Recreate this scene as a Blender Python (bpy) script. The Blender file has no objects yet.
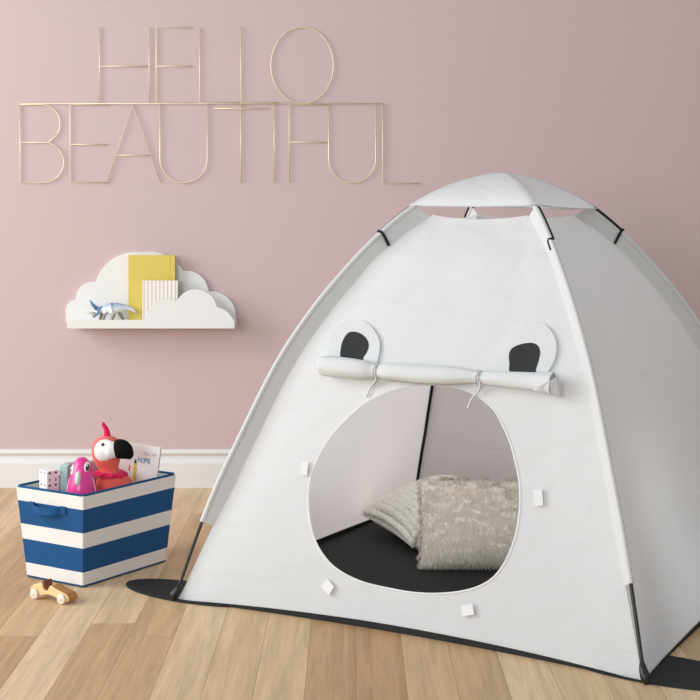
import bpy, bmesh, math, random
import numpy as np
from mathutils import Vector, Matrix, noise
from mathutils.geometry import delaunay_2d_cdt

random.seed(7)
rng = np.random.default_rng(7)
scene = bpy.context.scene
COL = scene.collection

# ------------------------------------------------------------------ survey of the room
F, CX, HZ, EYE = 1400.0, 350.0, 205.0, 1.2      # lens (px), principal column, horizon row, eye height (m)
WALL_Y = 5.957

def P(px, py, Y):
    return Vector(((px - CX) * Y / F, Y, EYE - (py - HZ) * Y / F))

def G(px, py, z=0.0):
    Y = F * (EYE - z) / (py - HZ)
    return Vector(((px - CX) * Y / F, Y, z))

def proj(p):
    return CX + F * p[0] / p[1], HZ + F * (EYE - p[2]) / p[1]

# ------------------------------------------------------------------ materials
def s2l(c):
    return tuple(((v / 255) / 12.92 if v / 255 <= 0.04045 else ((v / 255 + 0.055) / 1.055) ** 2.4) for v in c)

def material(name, rgb, rough=0.6, metal=0.0, bump=0.0, bscale=200.0, vary=0.0, vscale=8.0, sheen=0.0, spec=None, coat=0.0, transl=0.0):
    m = bpy.data.materials.new(name)
    m.use_nodes = True
    nt = m.node_tree
    N, L = nt.nodes, nt.links
    b = N['Principled BSDF']
    lin = rgb if max(rgb) <= 1.0 else s2l(rgb)
    b.inputs['Base Color'].default_value = (*lin, 1)
    b.inputs['Roughness'].default_value = rough
    b.inputs['Metallic'].default_value = metal
    if spec is not None:
        b.inputs['Specular IOR Level'].default_value = spec
    if sheen:
        b.inputs['Sheen Weight'].default_value = sheen
    if coat:
        b.inputs['Coat Weight'].default_value = coat
        b.inputs['Coat Roughness'].default_value = 0.15
    tc = N.new('ShaderNodeTexCoord')
    if vary:
        nz = N.new('ShaderNodeTexNoise'); nz.inputs['Scale'].default_value = vscale
        nz.inputs['Detail'].default_value = 5
        L.new(tc.outputs['Object'], nz.inputs['Vector'])
        mx = N.new('ShaderNodeMix'); mx.data_type = 'RGBA'
        mx.inputs['A'].default_value = (*[c * (1 - vary) for c in lin], 1)
        mx.inputs['B'].default_value = (*[min(1, c * (1 + vary)) for c in lin], 1)
        L.new(nz.outputs['Fac'], mx.inputs['Factor'])
        L.new(mx.outputs['Result'], b.inputs['Base Color'])
    if bump:
        nb = N.new('ShaderNodeTexNoise'); nb.inputs['Scale'].default_value = bscale
        nb.inputs['Detail'].default_value = 3
        L.new(tc.outputs['Object'], nb.inputs['Vector'])
        bp = N.new('ShaderNodeBump'); bp.inputs['Strength'].default_value = bump
        bp.inputs['Distance'].default_value = 0.002
        L.new(nb.outputs['Fac'], bp.inputs['Height'])
        L.new(bp.outputs['Normal'], b.inputs['Normal'])
    if transl:
        tr = N.new('ShaderNodeBsdfTranslucent'); tr.inputs['Color'].default_value = (*lin, 1)
        ms = N.new('ShaderNodeMixShader'); ms.inputs['Fac'].default_value = transl
        L.new(b.outputs['BSDF'], ms.inputs[1]); L.new(tr.outputs['BSDF'], ms.inputs[2])
        L.new(ms.outputs['Shader'], N['Material Output'].inputs['Surface'])
    return m

def add_creases(m):
    nt = m.node_tree; N, L = nt.nodes, nt.links
    tc = N.new('ShaderNodeTexCoord'); mp = N.new('ShaderNodeMapping')
    mp.inputs['Rotation'].default_value = (0.3, 0.6, 0.5); mp.inputs['Scale'].default_value = (1.0, 1.0, 2.2)
    nz = N.new('ShaderNodeTexNoise'); nz.inputs['Scale'].default_value = 5.5; nz.inputs['Detail'].default_value = 3
    nz.inputs['Roughness'].default_value = 0.55; nz.inputs['Distortion'].default_value = 0.8
    L.new(tc.outputs['Object'], mp.inputs['Vector']); L.new(mp.outputs['Vector'], nz.inputs['Vector'])
    bp = N.new('ShaderNodeBump'); bp.inputs['Strength'].default_value = 0.45; bp.inputs['Distance'].default_value = 0.020
    L.new(nz.outputs['Fac'], bp.inputs['Height'])
    old = N['Principled BSDF'].inputs['Normal'].links
    if old: L.new(bp.outputs['Normal'], old[0].from_node.inputs['Normal'])
    else: L.new(bp.outputs['Normal'], N['Principled BSDF'].inputs['Normal'])

M = {}
M['wall'] = material('pink_wall_paint', (0.585, 0.447, 0.450), 0.9, bump=0.05, bscale=350, vary=0.012, vscale=3, spec=0.2)
M['white_paint'] = material('white_gloss_paint', (0.73, 0.735, 0.73), 0.45)
M['canvas'] = material('white_tent_canvas', (0.965, 0.97, 0.97), 0.85, bump=0.12, bscale=500, spec=0.1, transl=0.47)
add_creases(M['canvas'])
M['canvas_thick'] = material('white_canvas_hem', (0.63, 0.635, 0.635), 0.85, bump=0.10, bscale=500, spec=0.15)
M['tab'] = material('white_hook_tape', (0.74, 0.74, 0.74), 0.8, bump=0.2, bscale=900, spec=0.15)
M['black_nylon'] = material('black_nylon', (0.018, 0.020, 0.021), 0.75, bump=0.1, bscale=600, spec=0.25)
M['black_plastic'] = material('black_plastic', (0.010, 0.010, 0.011), 0.4)
M['charcoal'] = material('charcoal_felt', (0.040, 0.040, 0.040), 0.95, bump=0.3, bscale=900, vary=0.25, vscale=400, spec=0.1)
M['gold'] = material('brushed_gold_wire', (0.84, 0.70, 0.50), 0.45, metal=0.5)
M['shelf'] = material('white_shelf_lacquer', (0.77, 0.765, 0.75), 0.5, spec=0.3)
M['bin_white'] = material('cream_canvas', (0.745, 0.725, 0.69), 0.9, bump=0.25, bscale=700, spec=0.1)
M['bin_blue'] = material('blue_canvas', (0.016, 0.082, 0.215), 0.85, bump=0.25, bscale=700, spec=0.15)
M['bin_lining'] = material('pale_lining', (0.62, 0.70, 0.66), 0.9)
M['coral'] = material('coral_plush', (0.80, 0.125, 0.095), 0.95, bump=0.5, bscale=500, sheen=0.3, vary=0.15, vscale=150, spec=0.1)
M['hot_pink'] = material('hot_pink_felt', (0.72, 0.012, 0.085), 0.9, bump=0.3, bscale=500, sheen=0.2, spec=0.1)
M['plush_white'] = material('white_plush', (0.84, 0.82, 0.80), 0.95, bump=0.4, bscale=500, spec=0.1)
M['plush_black'] = material('black_plush', (0.008, 0.008, 0.008), 0.95, bump=0.5, bscale=500, spec=0.1)
M['pink_gloss'] = material('pink_gloss_paint', (0.73, 0.035, 0.27), 0.3, coat=0.3)
M['white_gloss'] = material('white_gloss', (0.80, 0.82, 0.80), 0.3)
M['pale_mint'] = material('pale_mint_paint', (0.62, 0.72, 0.64), 0.35)
M['eye_black'] = material('gloss_black', (0.006, 0.006, 0.007), 0.15)
M['mint'] = material('mint_card', (0.42, 0.70, 0.66), 0.6)
M['lilac'] = material('lilac_card', (0.52, 0.45, 0.52), 0.6)
M['paper'] = material('paper_pages', (0.78, 0.74, 0.66), 0.85)
M['cover_white'] = material('white_card_cover', (0.86, 0.84, 0.81), 0.55)
M['ink_pink'] = material('pink_ink', (0.60, 0.36, 0.55), 0.7)
M['ink_teal'] = material('teal_ink', (0.10, 0.35, 0.50), 0.7)
M['ink_navy'] = material('navy_ink', (0.07, 0.14, 0.32), 0.7)
M['ink_yellow'] = material('yellow_ink', (0.68, 0.60, 0.05), 0.7)
M['ink_red'] = material('red_ink', (0.70, 0.13, 0.08), 0.7)
M['ink_black'] = material('black_ink', (0.015, 0.015, 0.015), 0.7)
M['yellow'] = material('yellow_cloth_cover', (0.68, 0.54, 0.11), 0.7, bump=0.2, bscale=600, vary=0.04, vscale=60)
M['yellow_line'] = material('dark_yellow_edge', (0.50, 0.34, 0.03), 0.7)
M['kraft'] = material('kraft_edge', (0.55, 0.33, 0.16), 0.8)
M['dino'] = material('dino_grey', (0.62, 0.66, 0.70), 0.5)
M['dino_blue'] = material('dino_blue', (0.12, 0.25, 0.48), 0.5)
M['dino_dark'] = material('dino_dark', (0.06, 0.07, 0.10), 0.5)
M['horn'] = material('bone_horn', (0.80, 0.72, 0.55), 0.45)
M['car_seat'] = material('walnut_seat', (0.20, 0.058, 0.020), 0.5)
M['wheel'] = material('pale_wheel_wood', (0.80, 0.68, 0.58), 0.5, vary=0.06, vscale=60)
M['knit'] = material('cream_wool', (0.93, 0.905, 0.85), 0.95, bump=0.4, bscale=400, vary=0.10, vscale=90, spec=0.1)
M['fur_base'] = material('cream_fur_backing', (0.90, 0.86, 0.80), 1.0, spec=0.05)

def fur_material():
    m = material('cream_fur', (0.95, 0.90, 0.81), 0.9, spec=0.1, transl=0.5)
    nt = m.node_tree; N, L = nt.nodes, nt.links
    b = N['Principled BSDF']
    gi = N.new('ShaderNodeNewGeometry')
    cr = N.new('ShaderNodeValToRGB')
    cr.color_ramp.elements[0].color = (0.89, 0.84, 0.77, 1)
    cr.color_ramp.elements[1].color = (0.96, 0.93, 0.88, 1)
    L.new(gi.outputs['Random Per Island'], cr.inputs['Fac'])
    L.new(cr.outputs['Color'], b.inputs['Base Color'])
    return m
M['fur'] = fur_material()

def dino_material():
    # blue back, white flanks and belly, faint vertical bands
    m = material('dino_skin', (0.7, 0.72, 0.74), 0.5, bump=0.3, bscale=700)
    nt = m.node_tree; N, L = nt.nodes, nt.links
    b = N['Principled BSDF']
    tc = N.new('ShaderNodeTexCoord'); sp = N.new('ShaderNodeSeparateXYZ')
    L.new(tc.outputs['Object'], sp.inputs[0])
    nz = N.new('ShaderNodeTexNoise'); nz.inputs['Scale'].default_value = 55; nz.inputs['Detail'].default_value = 4
    L.new(tc.outputs['Object'], nz.inputs['Vector'])
    a = N.new('ShaderNodeMath'); a.operation = 'MULTIPLY_ADD'
    L.new(nz.outputs['Fac'], a.inputs[0]); a.inputs[1].default_value = 0.035
    L.new(sp.outputs['Z'], a.inputs[2])
    cr = N.new('ShaderNodeValToRGB')
    mr = N.new('ShaderNodeMapRange'); mr.inputs['From Min'].default_value = 0.03; mr.inputs['From Max'].default_value = 0.10
    L.new(a.outputs[0], mr.inputs['Value']); L.new(mr.outputs['Result'], cr.inputs['Fac'])
    e = cr.color_ramp.elements
    e[0].position = 0.25; e[0].color = (0.30, 0.27, 0.24, 1)
    e[1].position = 0.95; e[1].color = (0.20, 0.33, 0.52, 1)
    k = cr.color_ramp.elements.new(0.45); k.color = (0.80, 0.79, 0.76, 1)
    k = cr.color_ramp.elements.new(0.68); k.color = (0.62, 0.70, 0.78, 1)
    L.new(cr.outputs['Color'], b.inputs['Base Color'])
    return m
M['dino_skin'] = dino_material()

def wood_material(name, c1, c2, scale=(4, 60, 60)):
    m = material(name, c1, 0.45)
    nt = m.node_tree; N, L = nt.nodes, nt.links
    b = N['Principled BSDF']
    tc = N.new('ShaderNodeTexCoord'); mp = N.new('ShaderNodeMapping')
    mp.inputs['Scale'].default_value = scale
    nz = N.new('ShaderNodeTexNoise'); nz.inputs['Scale'].default_value = 2.0; nz.inputs['Detail'].default_value = 6
    mx = N.new('ShaderNodeMix'); mx.data_type = 'RGBA'
    mx.inputs['A'].default_value = (*c1, 1); mx.inputs['B'].default_value = (*c2, 1)
    L.new(tc.outputs['Object'], mp.inputs['Vector']); L.new(mp.outputs['Vector'], nz.inputs['Vector'])
    L.new(nz.outputs['Fac'], mx.inputs['Factor']); L.new(mx.outputs['Result'], b.inputs['Base Color'])
    return m
M['car_wood'] = wood_material('pale_toy_wood', (0.84, 0.61, 0.32), (0.74, 0.49, 0.22))
M['car_hood'] = wood_material('honey_toy_wood', (0.50, 0.22, 0.050), (0.38, 0.145, 0.026))

def floor_material():
    m = bpy.data.materials.new('oak_planks'); m.use_nodes = True
    nt = m.node_tree; N, L = nt.nodes, nt.links
    b = N['Principled BSDF']
    def math_(op, a, c=None):
        n = N.new('ShaderNodeMath'); n.operation = op
        for i, v in enumerate((a, c)):
            if v is None: continue
            if isinstance(v, (int, float)): n.inputs[i].default_value = v
            else: L.new(v, n.inputs[i])
        return n.outputs[0]
    tc = N.new('ShaderNodeTexCoord'); sp = N.new('ShaderNodeSeparateXYZ')
    L.new(tc.outputs['Object'], sp.inputs[0])
    PW, PL = 0.126, 1.55
    u = math_('DIVIDE', math_('SUBTRACT', sp.outputs['X'], 0.0145), PW)
    ui = math_('FLOOR', u); uf = math_('FRACT', u)
    w1 = N.new('ShaderNodeTexWhiteNoise'); w1.noise_dimensions = '1D'
    L.new(math_('ADD', ui, 31.7), w1.inputs['W'])
    v = math_('ADD', math_('DIVIDE', sp.outputs['Y'], PL), math_('MULTIPLY', w1.outputs['Value'], 7.3))
    vi = math_('FLOOR', v); vf = math_('FRACT', v)
    cb = N.new('ShaderNodeCombineXYZ'); L.new(ui, cb.inputs[0]); L.new(vi, cb.inputs[1])
    w2 = N.new('ShaderNodeTexWhiteNoise'); w2.noise_dimensions = '2D'; L.new(cb.outputs[0], w2.inputs['Vector'])
    # plank tint
    cr = N.new('ShaderNodeValToRGB'); L.new(w2.outputs['Value'], cr.inputs['Fac'])
    e = cr.color_ramp.elements
    e[0].position = 0.0; e[0].color = (0.47, 0.280, 0.140, 1)
    e[1].position = 1.0; e[1].color = (0.72, 0.530, 0.335, 1)
    k = e.new(0.5); k.color = (0.61, 0.415, 0.230, 1)
    # long grain
    cg = N.new('ShaderNodeCombineXYZ')
    L.new(math_('MULTIPLY', sp.outputs['X'], 34.0), cg.inputs[0])
    L.new(math_('MULTIPLY', sp.outputs['Y'], 1.9), cg.inputs[1])
    L.new(math_('MULTIPLY', w2.outputs['Value'], 40.0), cg.inputs[2])
    n1 = N.new('ShaderNodeTexNoise'); n1.inputs['Scale'].default_value = 1.0; n1.inputs['Detail'].default_value = 6
    n1.inputs['Roughness'].default_value = 0.62; n1.inputs['Distortion'].default_value = 0.6
    L.new(cg.outputs[0], n1.inputs['Vector'])
    cg2 = N.new('ShaderNodeCombineXYZ')
    L.new(math_('MULTIPLY', sp.outputs['X'], 230.0), cg2.inputs[0])
    L.new(math_('MULTIPLY', sp.outputs['Y'], 9.0), cg2.inputs[1])
    L.new(math_('MULTIPLY', w2.outputs['Value'], 40.0), cg2.inputs[2])
    n2 = N.new('ShaderNodeTexNoise'); n2.inputs['Scale'].default_value = 1.0; n2.inputs['Detail'].default_value = 3
    L.new(cg2.outputs[0], n2.inputs['Vector'])
    g = math_('ADD', math_('MULTIPLY', n1.outputs['Fac'], 0.75), math_('MULTIPLY', n2.outputs['Fac'], 0.25))
    mr = N.new('ShaderNodeMapRange'); mr.inputs['From Min'].default_value = 0.30; mr.inputs['From Max'].default_value = 0.68
    mr.inputs['To Min'].default_value = 0.70; mr.inputs['To Max'].default_value = 1.18
    L.new(g, mr.inputs['Value'])
    # seams
    sx = math_('MINIMUM', uf, math_('SUBTRACT', 1.0, uf))
    sy = math_('MULTIPLY', math_('MINIMUM', vf, math_('SUBTRACT', 1.0, vf)), PL / PW)
    sm = math_('MINIMUM', sx, sy)
    seam = N.new('ShaderNodeMapRange'); seam.inputs['From Min'].default_value = 0.004; seam.inputs['From Max'].default_value = 0.014
    seam.inputs['To Min'].default_value = 0.62; seam.inputs['To Max'].default_value = 1.0
    L.new(sm, seam.inputs['Value'])
    fac = math_('MULTIPLY', mr.outputs['Result'], seam.outputs['Result'])
    vm = N.new('ShaderNodeVectorMath'); vm.operation = 'SCALE'
    L.new(cr.outputs['Color'], vm.inputs[0]); L.new(fac, vm.inputs['Scale'])
    L.new(vm.outputs[0], b.inputs['Base Color'])
    b.inputs['Roughness'].default_value = 0.48
    b.inputs['Specular IOR Level'].default_value = 0.35
    bp = N.new('ShaderNodeBump'); bp.inputs['Strength'].default_value = 0.25; bp.inputs['Distance'].default_value = 0.002
    L.new(fac, bp.inputs['Height']); L.new(bp.outputs['Normal'], b.inputs['Normal'])
    return m
M['floor'] = floor_material()

def stripe_cover_material():
    m = material('striped_cover', (0.84, 0.82, 0.79), 0.6)
    nt = m.node_tree; N, L = nt.nodes, nt.links
    b = N['Principled BSDF']
    tc = N.new('ShaderNodeTexCoord'); sp = N.new('ShaderNodeSeparateXYZ'); L.new(tc.outputs['Object'], sp.inputs[0])
    d = N.new('ShaderNodeMath'); d.operation = 'MULTIPLY_ADD'; L.new(sp.outputs['X'], d.inputs[0]); d.inputs[1].default_value = 1 / 0.0165; d.inputs[2].default_value = 20.85
    f = N.new('ShaderNodeMath'); f.operation = 'FRACT'; L.new(d.outputs[0], f.inputs[0])
    cr = N.new('ShaderNodeValToRGB'); L.new(f.outputs[0], cr.inputs['Fac'])
    cr.color_ramp.interpolation = 'CONSTANT'
    e = cr.color_ramp.elements
    e[0].position = 0.0; e[0].color = (0.84, 0.82, 0.80, 1)
    e[1].position = 0.55; e[1].color = (0.80, 0.66, 0.54, 1)
    k = e.new(0.80); k.color = (0.42, 0.34, 0.33, 1)
    k = e.new(0.93); k.color = (0.84, 0.82, 0.80, 1)
    L.new(cr.outputs['Color'], b.inputs['Base Color'])
    return m
M['stripes'] = stripe_cover_material()

# ------------------------------------------------------------------ object helpers
def base_of(parent):
    v = Vector((0, 0, 0))
    while parent is not None:
        v += parent.location
        parent = parent.parent
    return v

def link(name, verts, faces, mat, parent=None, smooth=True, base=None, mats=None, fmat=None):
    me = bpy.data.meshes.new(name)
    o = bpy.data.objects.new(name, me)
    if parent is not None:
        off = base_of(parent)
    else:
        off = Vector(base) if base is not None else Vector((0, 0, 0))
        o.location = off
    me.from_pydata([tuple(Vector(v) - off) for v in verts], [], [tuple(f) for f in faces])
    for mm in (mats or [mat]):
        me.materials.append(mm)
    if fmat is not None:
        me.polygons.foreach_set('material_index', fmat)
    me.validate()
    bm = bmesh.new(); bm.from_mesh(me)
    bmesh.ops.recalc_face_normals(bm, faces=bm.faces)
    bm.to_mesh(me); bm.free()
    if smooth:
        me.polygons.foreach_set('use_smooth', [True] * len(me.polygons))
    o.parent = parent
    COL.objects.link(o)
    return o

def sharp(o, ang=40):
    me = o.data
    bm = bmesh.new(); bm.from_mesh(me)
    for e in bm.edges:
        if len(e.link_faces) == 2 and e.calc_face_angle(0) > math.radians(ang):
            e.smooth = False
    bm.to_mesh(me); bm.free()

def bevel(o, w, seg=2, ang=40):
    md = o.modifiers.new('edge', 'BEVEL'); md.width = w; md.segments = seg
    md.limit_method = 'ANGLE'; md.angle_limit = math.radians(ang)
    md.harden_normals = False
    return o

def empty(name, loc, label, cat, group=None):
    o = bpy.data.objects.new(name, None)
    o.location = loc; o.empty_display_size = 0.05
    COL.objects.link(o)
    return tag(o, label, cat, group)

def tag(o, label, cat, group=None):
    o['label'] = label; o['category'] = cat
    if group: o['group'] = group
    return o

class MB:
    """collects shapes (world coordinates) into one mesh"""
    def __init__(s): s.v = []; s.f = []; s.m = []
    def add(s, vs, fs, mi=0):
        o = len(s.v); s.v += [Vector(v) for v in vs]
        s.f += [tuple(i + o for i in f) for f in fs]; s.m += [mi] * len(fs)
        return s
    def box(s, lo, hi, mi=0, mat=None):
        (x0, y0, z0), (x1, y1, z1) = lo, hi
        vs = [Vector(p) for p in ((x0,y0,z0),(x1,y0,z0),(x1,y1,z0),(x0,y1,z0),(x0,y0,z1),(x1,y0,z1),(x1,y1,z1),(x0,y1,z1))]
        if mat is not None: vs = [mat @ v for v in vs]
        return s.add(vs, [(0,3,2,1),(4,5,6,7),(0,1,5,4),(1,2,6,5),(2,3,7,6),(3,0,4,7)], mi)
    def tube(s, pts, rad, n=10, mi=0, closed=False, caps=True, flat=None):
        pts = [Vector(p) for p in pts]; k = len(pts)
        rs = [rad] * k if isinstance(rad, (int, float)) else list(rad)
        vs = []; ref = None
        for i, p in enumerate(pts):
            if closed: t = pts[(i + 1) % k] - pts[i - 1]
            else: t = pts[min(i + 1, k - 1)] - pts[max(i - 1, 0)]
            t.normalize()
            if ref is None:
                ref = Vector((0, 0, 1)) if abs(t.z) < 0.9 else Vector((0, 1, 0))
            a = ref - t * ref.dot(t)
            if a.length < 1e-6: a = t.orthogonal()
            a.normalize(); ref = a; b = t.cross(a)
            fx, fy = flat if flat else (1, 1)
            for j in range(n):
                w = 2 * math.pi * j / n
                vs.append(p + a * (rs[i] * fx * math.cos(w)) + b * (rs[i] * fy * math.sin(w)))
        fs = []
        m = k if closed else k - 1
        for i in range(m):
            for j in range(n):
                i2 = (i + 1) % k
                fs.append((i*n + j, i*n + (j+1) % n, i2*n + (j+1) % n, i2*n + j))
        if caps and not closed:
            fs.append(tuple(range(n))[::-1]); fs.append(tuple((k-1)*n + j for j in range(n)))
        return s.add(vs, fs, mi)
    def loft(s, centers, radii, n=28, mi=0, ry=None):
        """horizontal rings stacked upward"""
        vs = []
        for i, (c, r) in enumerate(zip(centers, radii)):
            r2 = ry[i] if ry else r
            for j in range(n):
                w = 2 * math.pi * j / n
                vs.append(Vector(c) + Vector((r * math.cos(w), r2 * math.sin(w), 0)))
        k = len(centers); fs = []
        for i in range(k - 1):
            for j in range(n):
                fs.append((i*n + j, i*n + (j+1) % n, (i+1)*n + (j+1) % n, (i+1)*n + j))
        fs.append(tuple(range(n))[::-1]); fs.append(tuple((k-1)*n + j for j in range(n)))
        return s.add(vs, fs, mi)
    def ball(s, c, rx, ry=None, rz=None, rot=None, nu=20, nv=12, mi=0):
        ry = rx if ry is None else ry; rz = rx if rz is None else rz
        rot = rot or Matrix.Identity(3); c = Vector(c)
        vs = [c + rot @ Vector((0, 0, -rz))]
        for i in range(1, nv):
            th = math.pi * i / nv
            for j in range(nu):
                w = 2 * math.pi * j / nu
                vs.append(c + rot @ Vector((rx*math.sin(th)*math.cos(w), ry*math.sin(th)*math.sin(w), -rz*math.cos(th))))
        vs.append(c + rot @ Vector((0, 0, rz)))
        fs = [(0, 1 + (j+1) % nu, 1 + j) for j in range(nu)]
        for i in range(nv - 2):
            for j in range(nu):
                a = 1 + i*nu
                fs.append((a + j, a + (j+1) % nu, a + nu + (j+1) % nu, a + nu + j))
        a = 1 + (nv-2)*nu; top = len(vs) - 1
        fs += [(a + j, a + (j+1) % nu, top) for j in range(nu)]
        return s.add(vs, fs, mi)
    def prism(s, outline, axis, mi=0):
        """outline: 3-D points in order; axis: extrusion vector"""
        k = len(outline); axis = Vector(axis)
        vs = [Vector(p) for p in outline] + [Vector(p) + axis for p in outline]
        fs = [tuple(range(k))[::-1], tuple(range(k, 2*k))]
        fs += [(i, (i+1) % k, k + (i+1) % k, k + i) for i in range(k)]
        return s.add(vs, fs, mi)
    def build(s, name, mat, parent=None, smooth=True, base=None, mats=None):
        return link(name, s.v, s.f, mat, parent, smooth, base, mats, s.m if mats else None)

def frame(n, up=Vector((0, 0, 1))):
    """3x3 whose z column is n"""
    n = Vector(n).normalized()
    x = up.cross(n)
    if x.length < 1e-5: x = Vector((1, 0, 0))
    x.normalize(); y = n.cross(x)
    return Matrix((x, y, n)).transposed()

def in_poly(x, y, poly):
    c = False; j = len(poly) - 1
    for i in range(len(poly)):
        xi, yi = poly[i]; xj, yj = poly[j]
        if (yi > y) != (yj > y) and x < (xj - xi) * (y - yi) / (yj - yi) + xi: c = not c
        j = i
    return c

def smooth_closed(pts, n=6):
    out = []; k = len(pts)
    for i in range(k):
        p0, p1, p2, p3 = (Vector(pts[(i + d) % k]) for d in (-1, 0, 1, 2))
        for j in range(n):
            t = j / n
            out.append(0.5 * ((2*p1) + (p2-p0)*t + (2*p0-5*p1+4*p2-p3)*t*t + (3*p1-p0-3*p2+p3)*t**3))
    return out

def smooth_open(pts, n=6):
    pts = [Vector(p) for p in pts]
    q = [2*pts[0]-pts[1]] + pts + [2*pts[-1]-pts[-2]]
    out = []
    for i in range(len(pts) - 1):
        p0, p1, p2, p3 = q[i:i+4]
        for j in range(n):
            t = j / n
            out.append(0.5 * ((2*p1) + (p2-p0)*t + (2*p0-5*p1+4*p2-p3)*t*t + (3*p1-p0-3*p2+p3)*t**3))
    out.append(pts[-1])
    return out

# ------------------------------------------------------------------ room shell
def structure(o):
    o['kind'] = 'structure'
    return o

mb = MB(); mb.box((-4.2, -0.6, -0.05), (4.6, WALL_Y + 0.1, 0.0))
structure(mb.build('floor', M['floor'], smooth=False))
mb = MB(); mb.box((-4.2, WALL_Y, 0.0), (4.6, WALL_Y + 0.1, 2.75))
structure(mb.build('wall_back', M['wall'], smooth=False))
# skirting: flat board, ogee step, groove, rounded bead
prof = [(0.000, 0.0), (0.018, 0.0), (0.018, 0.103), (0.0165, 0.108), (0.0125, 0.114), (0.0105, 0.122), (0.0100, 0.133), (0.0060, 0.1345),
        (0.0060, 0.1385), (0.013, 0.1400), (0.0165, 0.1440), (0.0175, 0.1490), (0.0165, 0.1545), (0.0130, 0.1590), (0.008, 0.1612), (0.0, 0.1618)]
mb = MB()
mb.prism([(-4.2, WALL_Y - d, z) for d, z in prof], (8.8, 0, 0))
bb = mb.build('baseboard_back', M['white_paint'], smooth=False)
structure(bb)

# ------------------------------------------------------------------ tent
CORN = [Vector((-0.533, 4.242, 0)), Vector((0.739, 3.507, 0)), Vector((1.520, 4.865, 0)), Vector((0.248, 5.600, 0))]   # front-left, front-right, back-right, back-left
CEN = (CORN[0] + CORN[2]) / 2
CORN[2] = CEN + (CORN[2] - CEN) * 1.04
PROF = [(0, 1.294), (.1, 1.276), (.2, 1.240), (.3, 1.183), (.4, 1.098), (.5, .992), (.6, .868), (.7, .714), (.8, .511), (.9, .288), (1.0, 0.0)]

def prof_z(t):
    t = max(0.0, min(1.0, t)); i = min(int(t * 10), 9); f = t * 10 - i
    z = [PROF[max(0, min(10, i + d))][1] for d in (-1, 0, 1, 2)]
    if i == 0: z[0] = PROF[1][1]
    if i == 9: z[3] = 2 * z[2] - z[1] - 0.03
    return 0.5 * (2*z[1] + (z[2]-z[0])*f + (2*z[0]-5*z[1]+4*z[2]-z[3])*f*f + (3*z[1]-z[0]-3*z[2]+z[3])*f**3)

def pole_at(k, t):
    p = CEN.lerp(CORN[k], t); p.z = prof_z(t)
    return p

def pole_frame(k, t):
    """(point, along, outward) in the plane of the pole"""
    p = pole_at(k, t)
    d = (pole_at(k, min(1, t + .01)) - pole_at(k, max(0, t - .01))).normalized()
    r = (CORN[k] - CEN).normalized()
    n = Vector((0, 0, 1)) * d.dot(r) - r * d.z
    n.normalize()
    return p, d, n

def body_corner(k, t):
    p, d, n = pole_frame(k, t)
    w = 0.038 + 0.012 * max(0.0, min(1.0, (t - 0.35) / 0.15))
    if t > 0.88: w = 0.050 - 0.038 * ((t - 0.88) / 0.12)
    q = p - n * w - (CORN[k] - CEN).normalized() * (0.034 * max(0.0, min(1.0, (0.43 - t) / 0.12)))
    q.z = max(q.z, 0.003)
    return q

T_TOP = 0.272
def panel_at(k0, k1, u, v, wrinkle=True):
    """v = 0 at the roof edge, 1 at the ground"""
    bow = 4 * u * (1 - u)
    t0 = T_TOP + 0.022 * bow
    t = t0 + (1 - t0) * v
    a, b = body_corner(k0, t), body_corner(k1, t)
    p = a.lerp(b, u)
    mid = (CORN[k0] + CORN[k1]) / 2
    inw = (CEN - mid).normalized()
    p += inw * bow * (0.006 + (0.040 if k0 == 0 else 0.010) * max(0.0, (v - 0.55) / 0.45) ** 2)
    p.z += 0.018 * bow * max(0.0, (v - 0.85) / 0.15)
    if wrinkle:
        s = Vector((u * 3.0 + v * 1.2, v * 3.0 - u * 0.8, k0 * 7.1))
        edge = min(1.0, 8 * min(u, 1 - u)) * min(1.0, 6 * min(v, 1 - v) + 0.25)
        wv = noise.noise(s * 1.3) * 0.7 + noise.noise(Vector((s.x * 4.5 + s.y * 3.6, s.y * 1.0 - s.x * 0.8, s.z + 3))) * 0.40 + noise.noise(Vector((s.x * 9 - s.y * 7, s.y * 2 + s.x * 1.6, s.z + 5))) * 0.20 * v
        p += inw * (0.011 * wv * edge)
    return p

def panel_normal(k0, k1, u, v):
    e = 0.004
    du = panel_at(k0, k1, u + e, v, False) - panel_at(k0, k1, u - e, v, False)
    dv = panel_at(k0, k1, u, v + e, False) - panel_at(k0, k1, u, v - e, False)
    n = du.cross(dv).normalized()
    mid = (CORN[k0] + CORN[k1]) / 2 - CEN
    return n if n.dot(mid) > 0 else -n

def front_uv(px, py, h=0.0):
    """the place on the front panel seen at that spot of the survey"""
    u, v = 0.5, 0.5
    for _ in range(30):
        off = panel_normal(0, 1, u, v) * h
        x, y = proj(panel_at(0, 1, u, v, False) + off)
        e = 1e-4
        xu, yu = proj(panel_at(0, 1, u + e, v, False) + off); xv, yv = proj(panel_at(0, 1, u, v + e, False) + off)
        a, b, c, d = (xu-x)/e, (xv-x)/e, (yu-y)/e, (yv-y)/e
        det = a*d - b*c
        rx, ry = px - x, py - y
        u += max(-.2, min(.2, (d*rx - b*ry)/det)); v += max(-.2, min(.2, (-c*rx + a*ry)/det))
        u = max(0.02, min(.98, u)); v = max(0.02, min(.98, v))
    return u, v

tent = empty('play_tent', CEN, 'large white canvas play tent with bear ears and a rolled-up round door', 'tent')

def panel(name, k0, k1, n=44):
    vs = [panel_at(k0, k1, i / n, j / n) for j in range(n + 1) for i in range(n + 1)]
    fs = [(j*(n+1)+i, j*(n+1)+i+1, (j+1)*(n+1)+i+1, (j+1)*(n+1)+i) for j in range(n) for i in range(n)]
    return link(name, vs, fs, M['canvas'], tent)

panel('side_panel', 3, 0); panel('side_panel', 1, 2); panel('back_panel', 2, 3)

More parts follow.
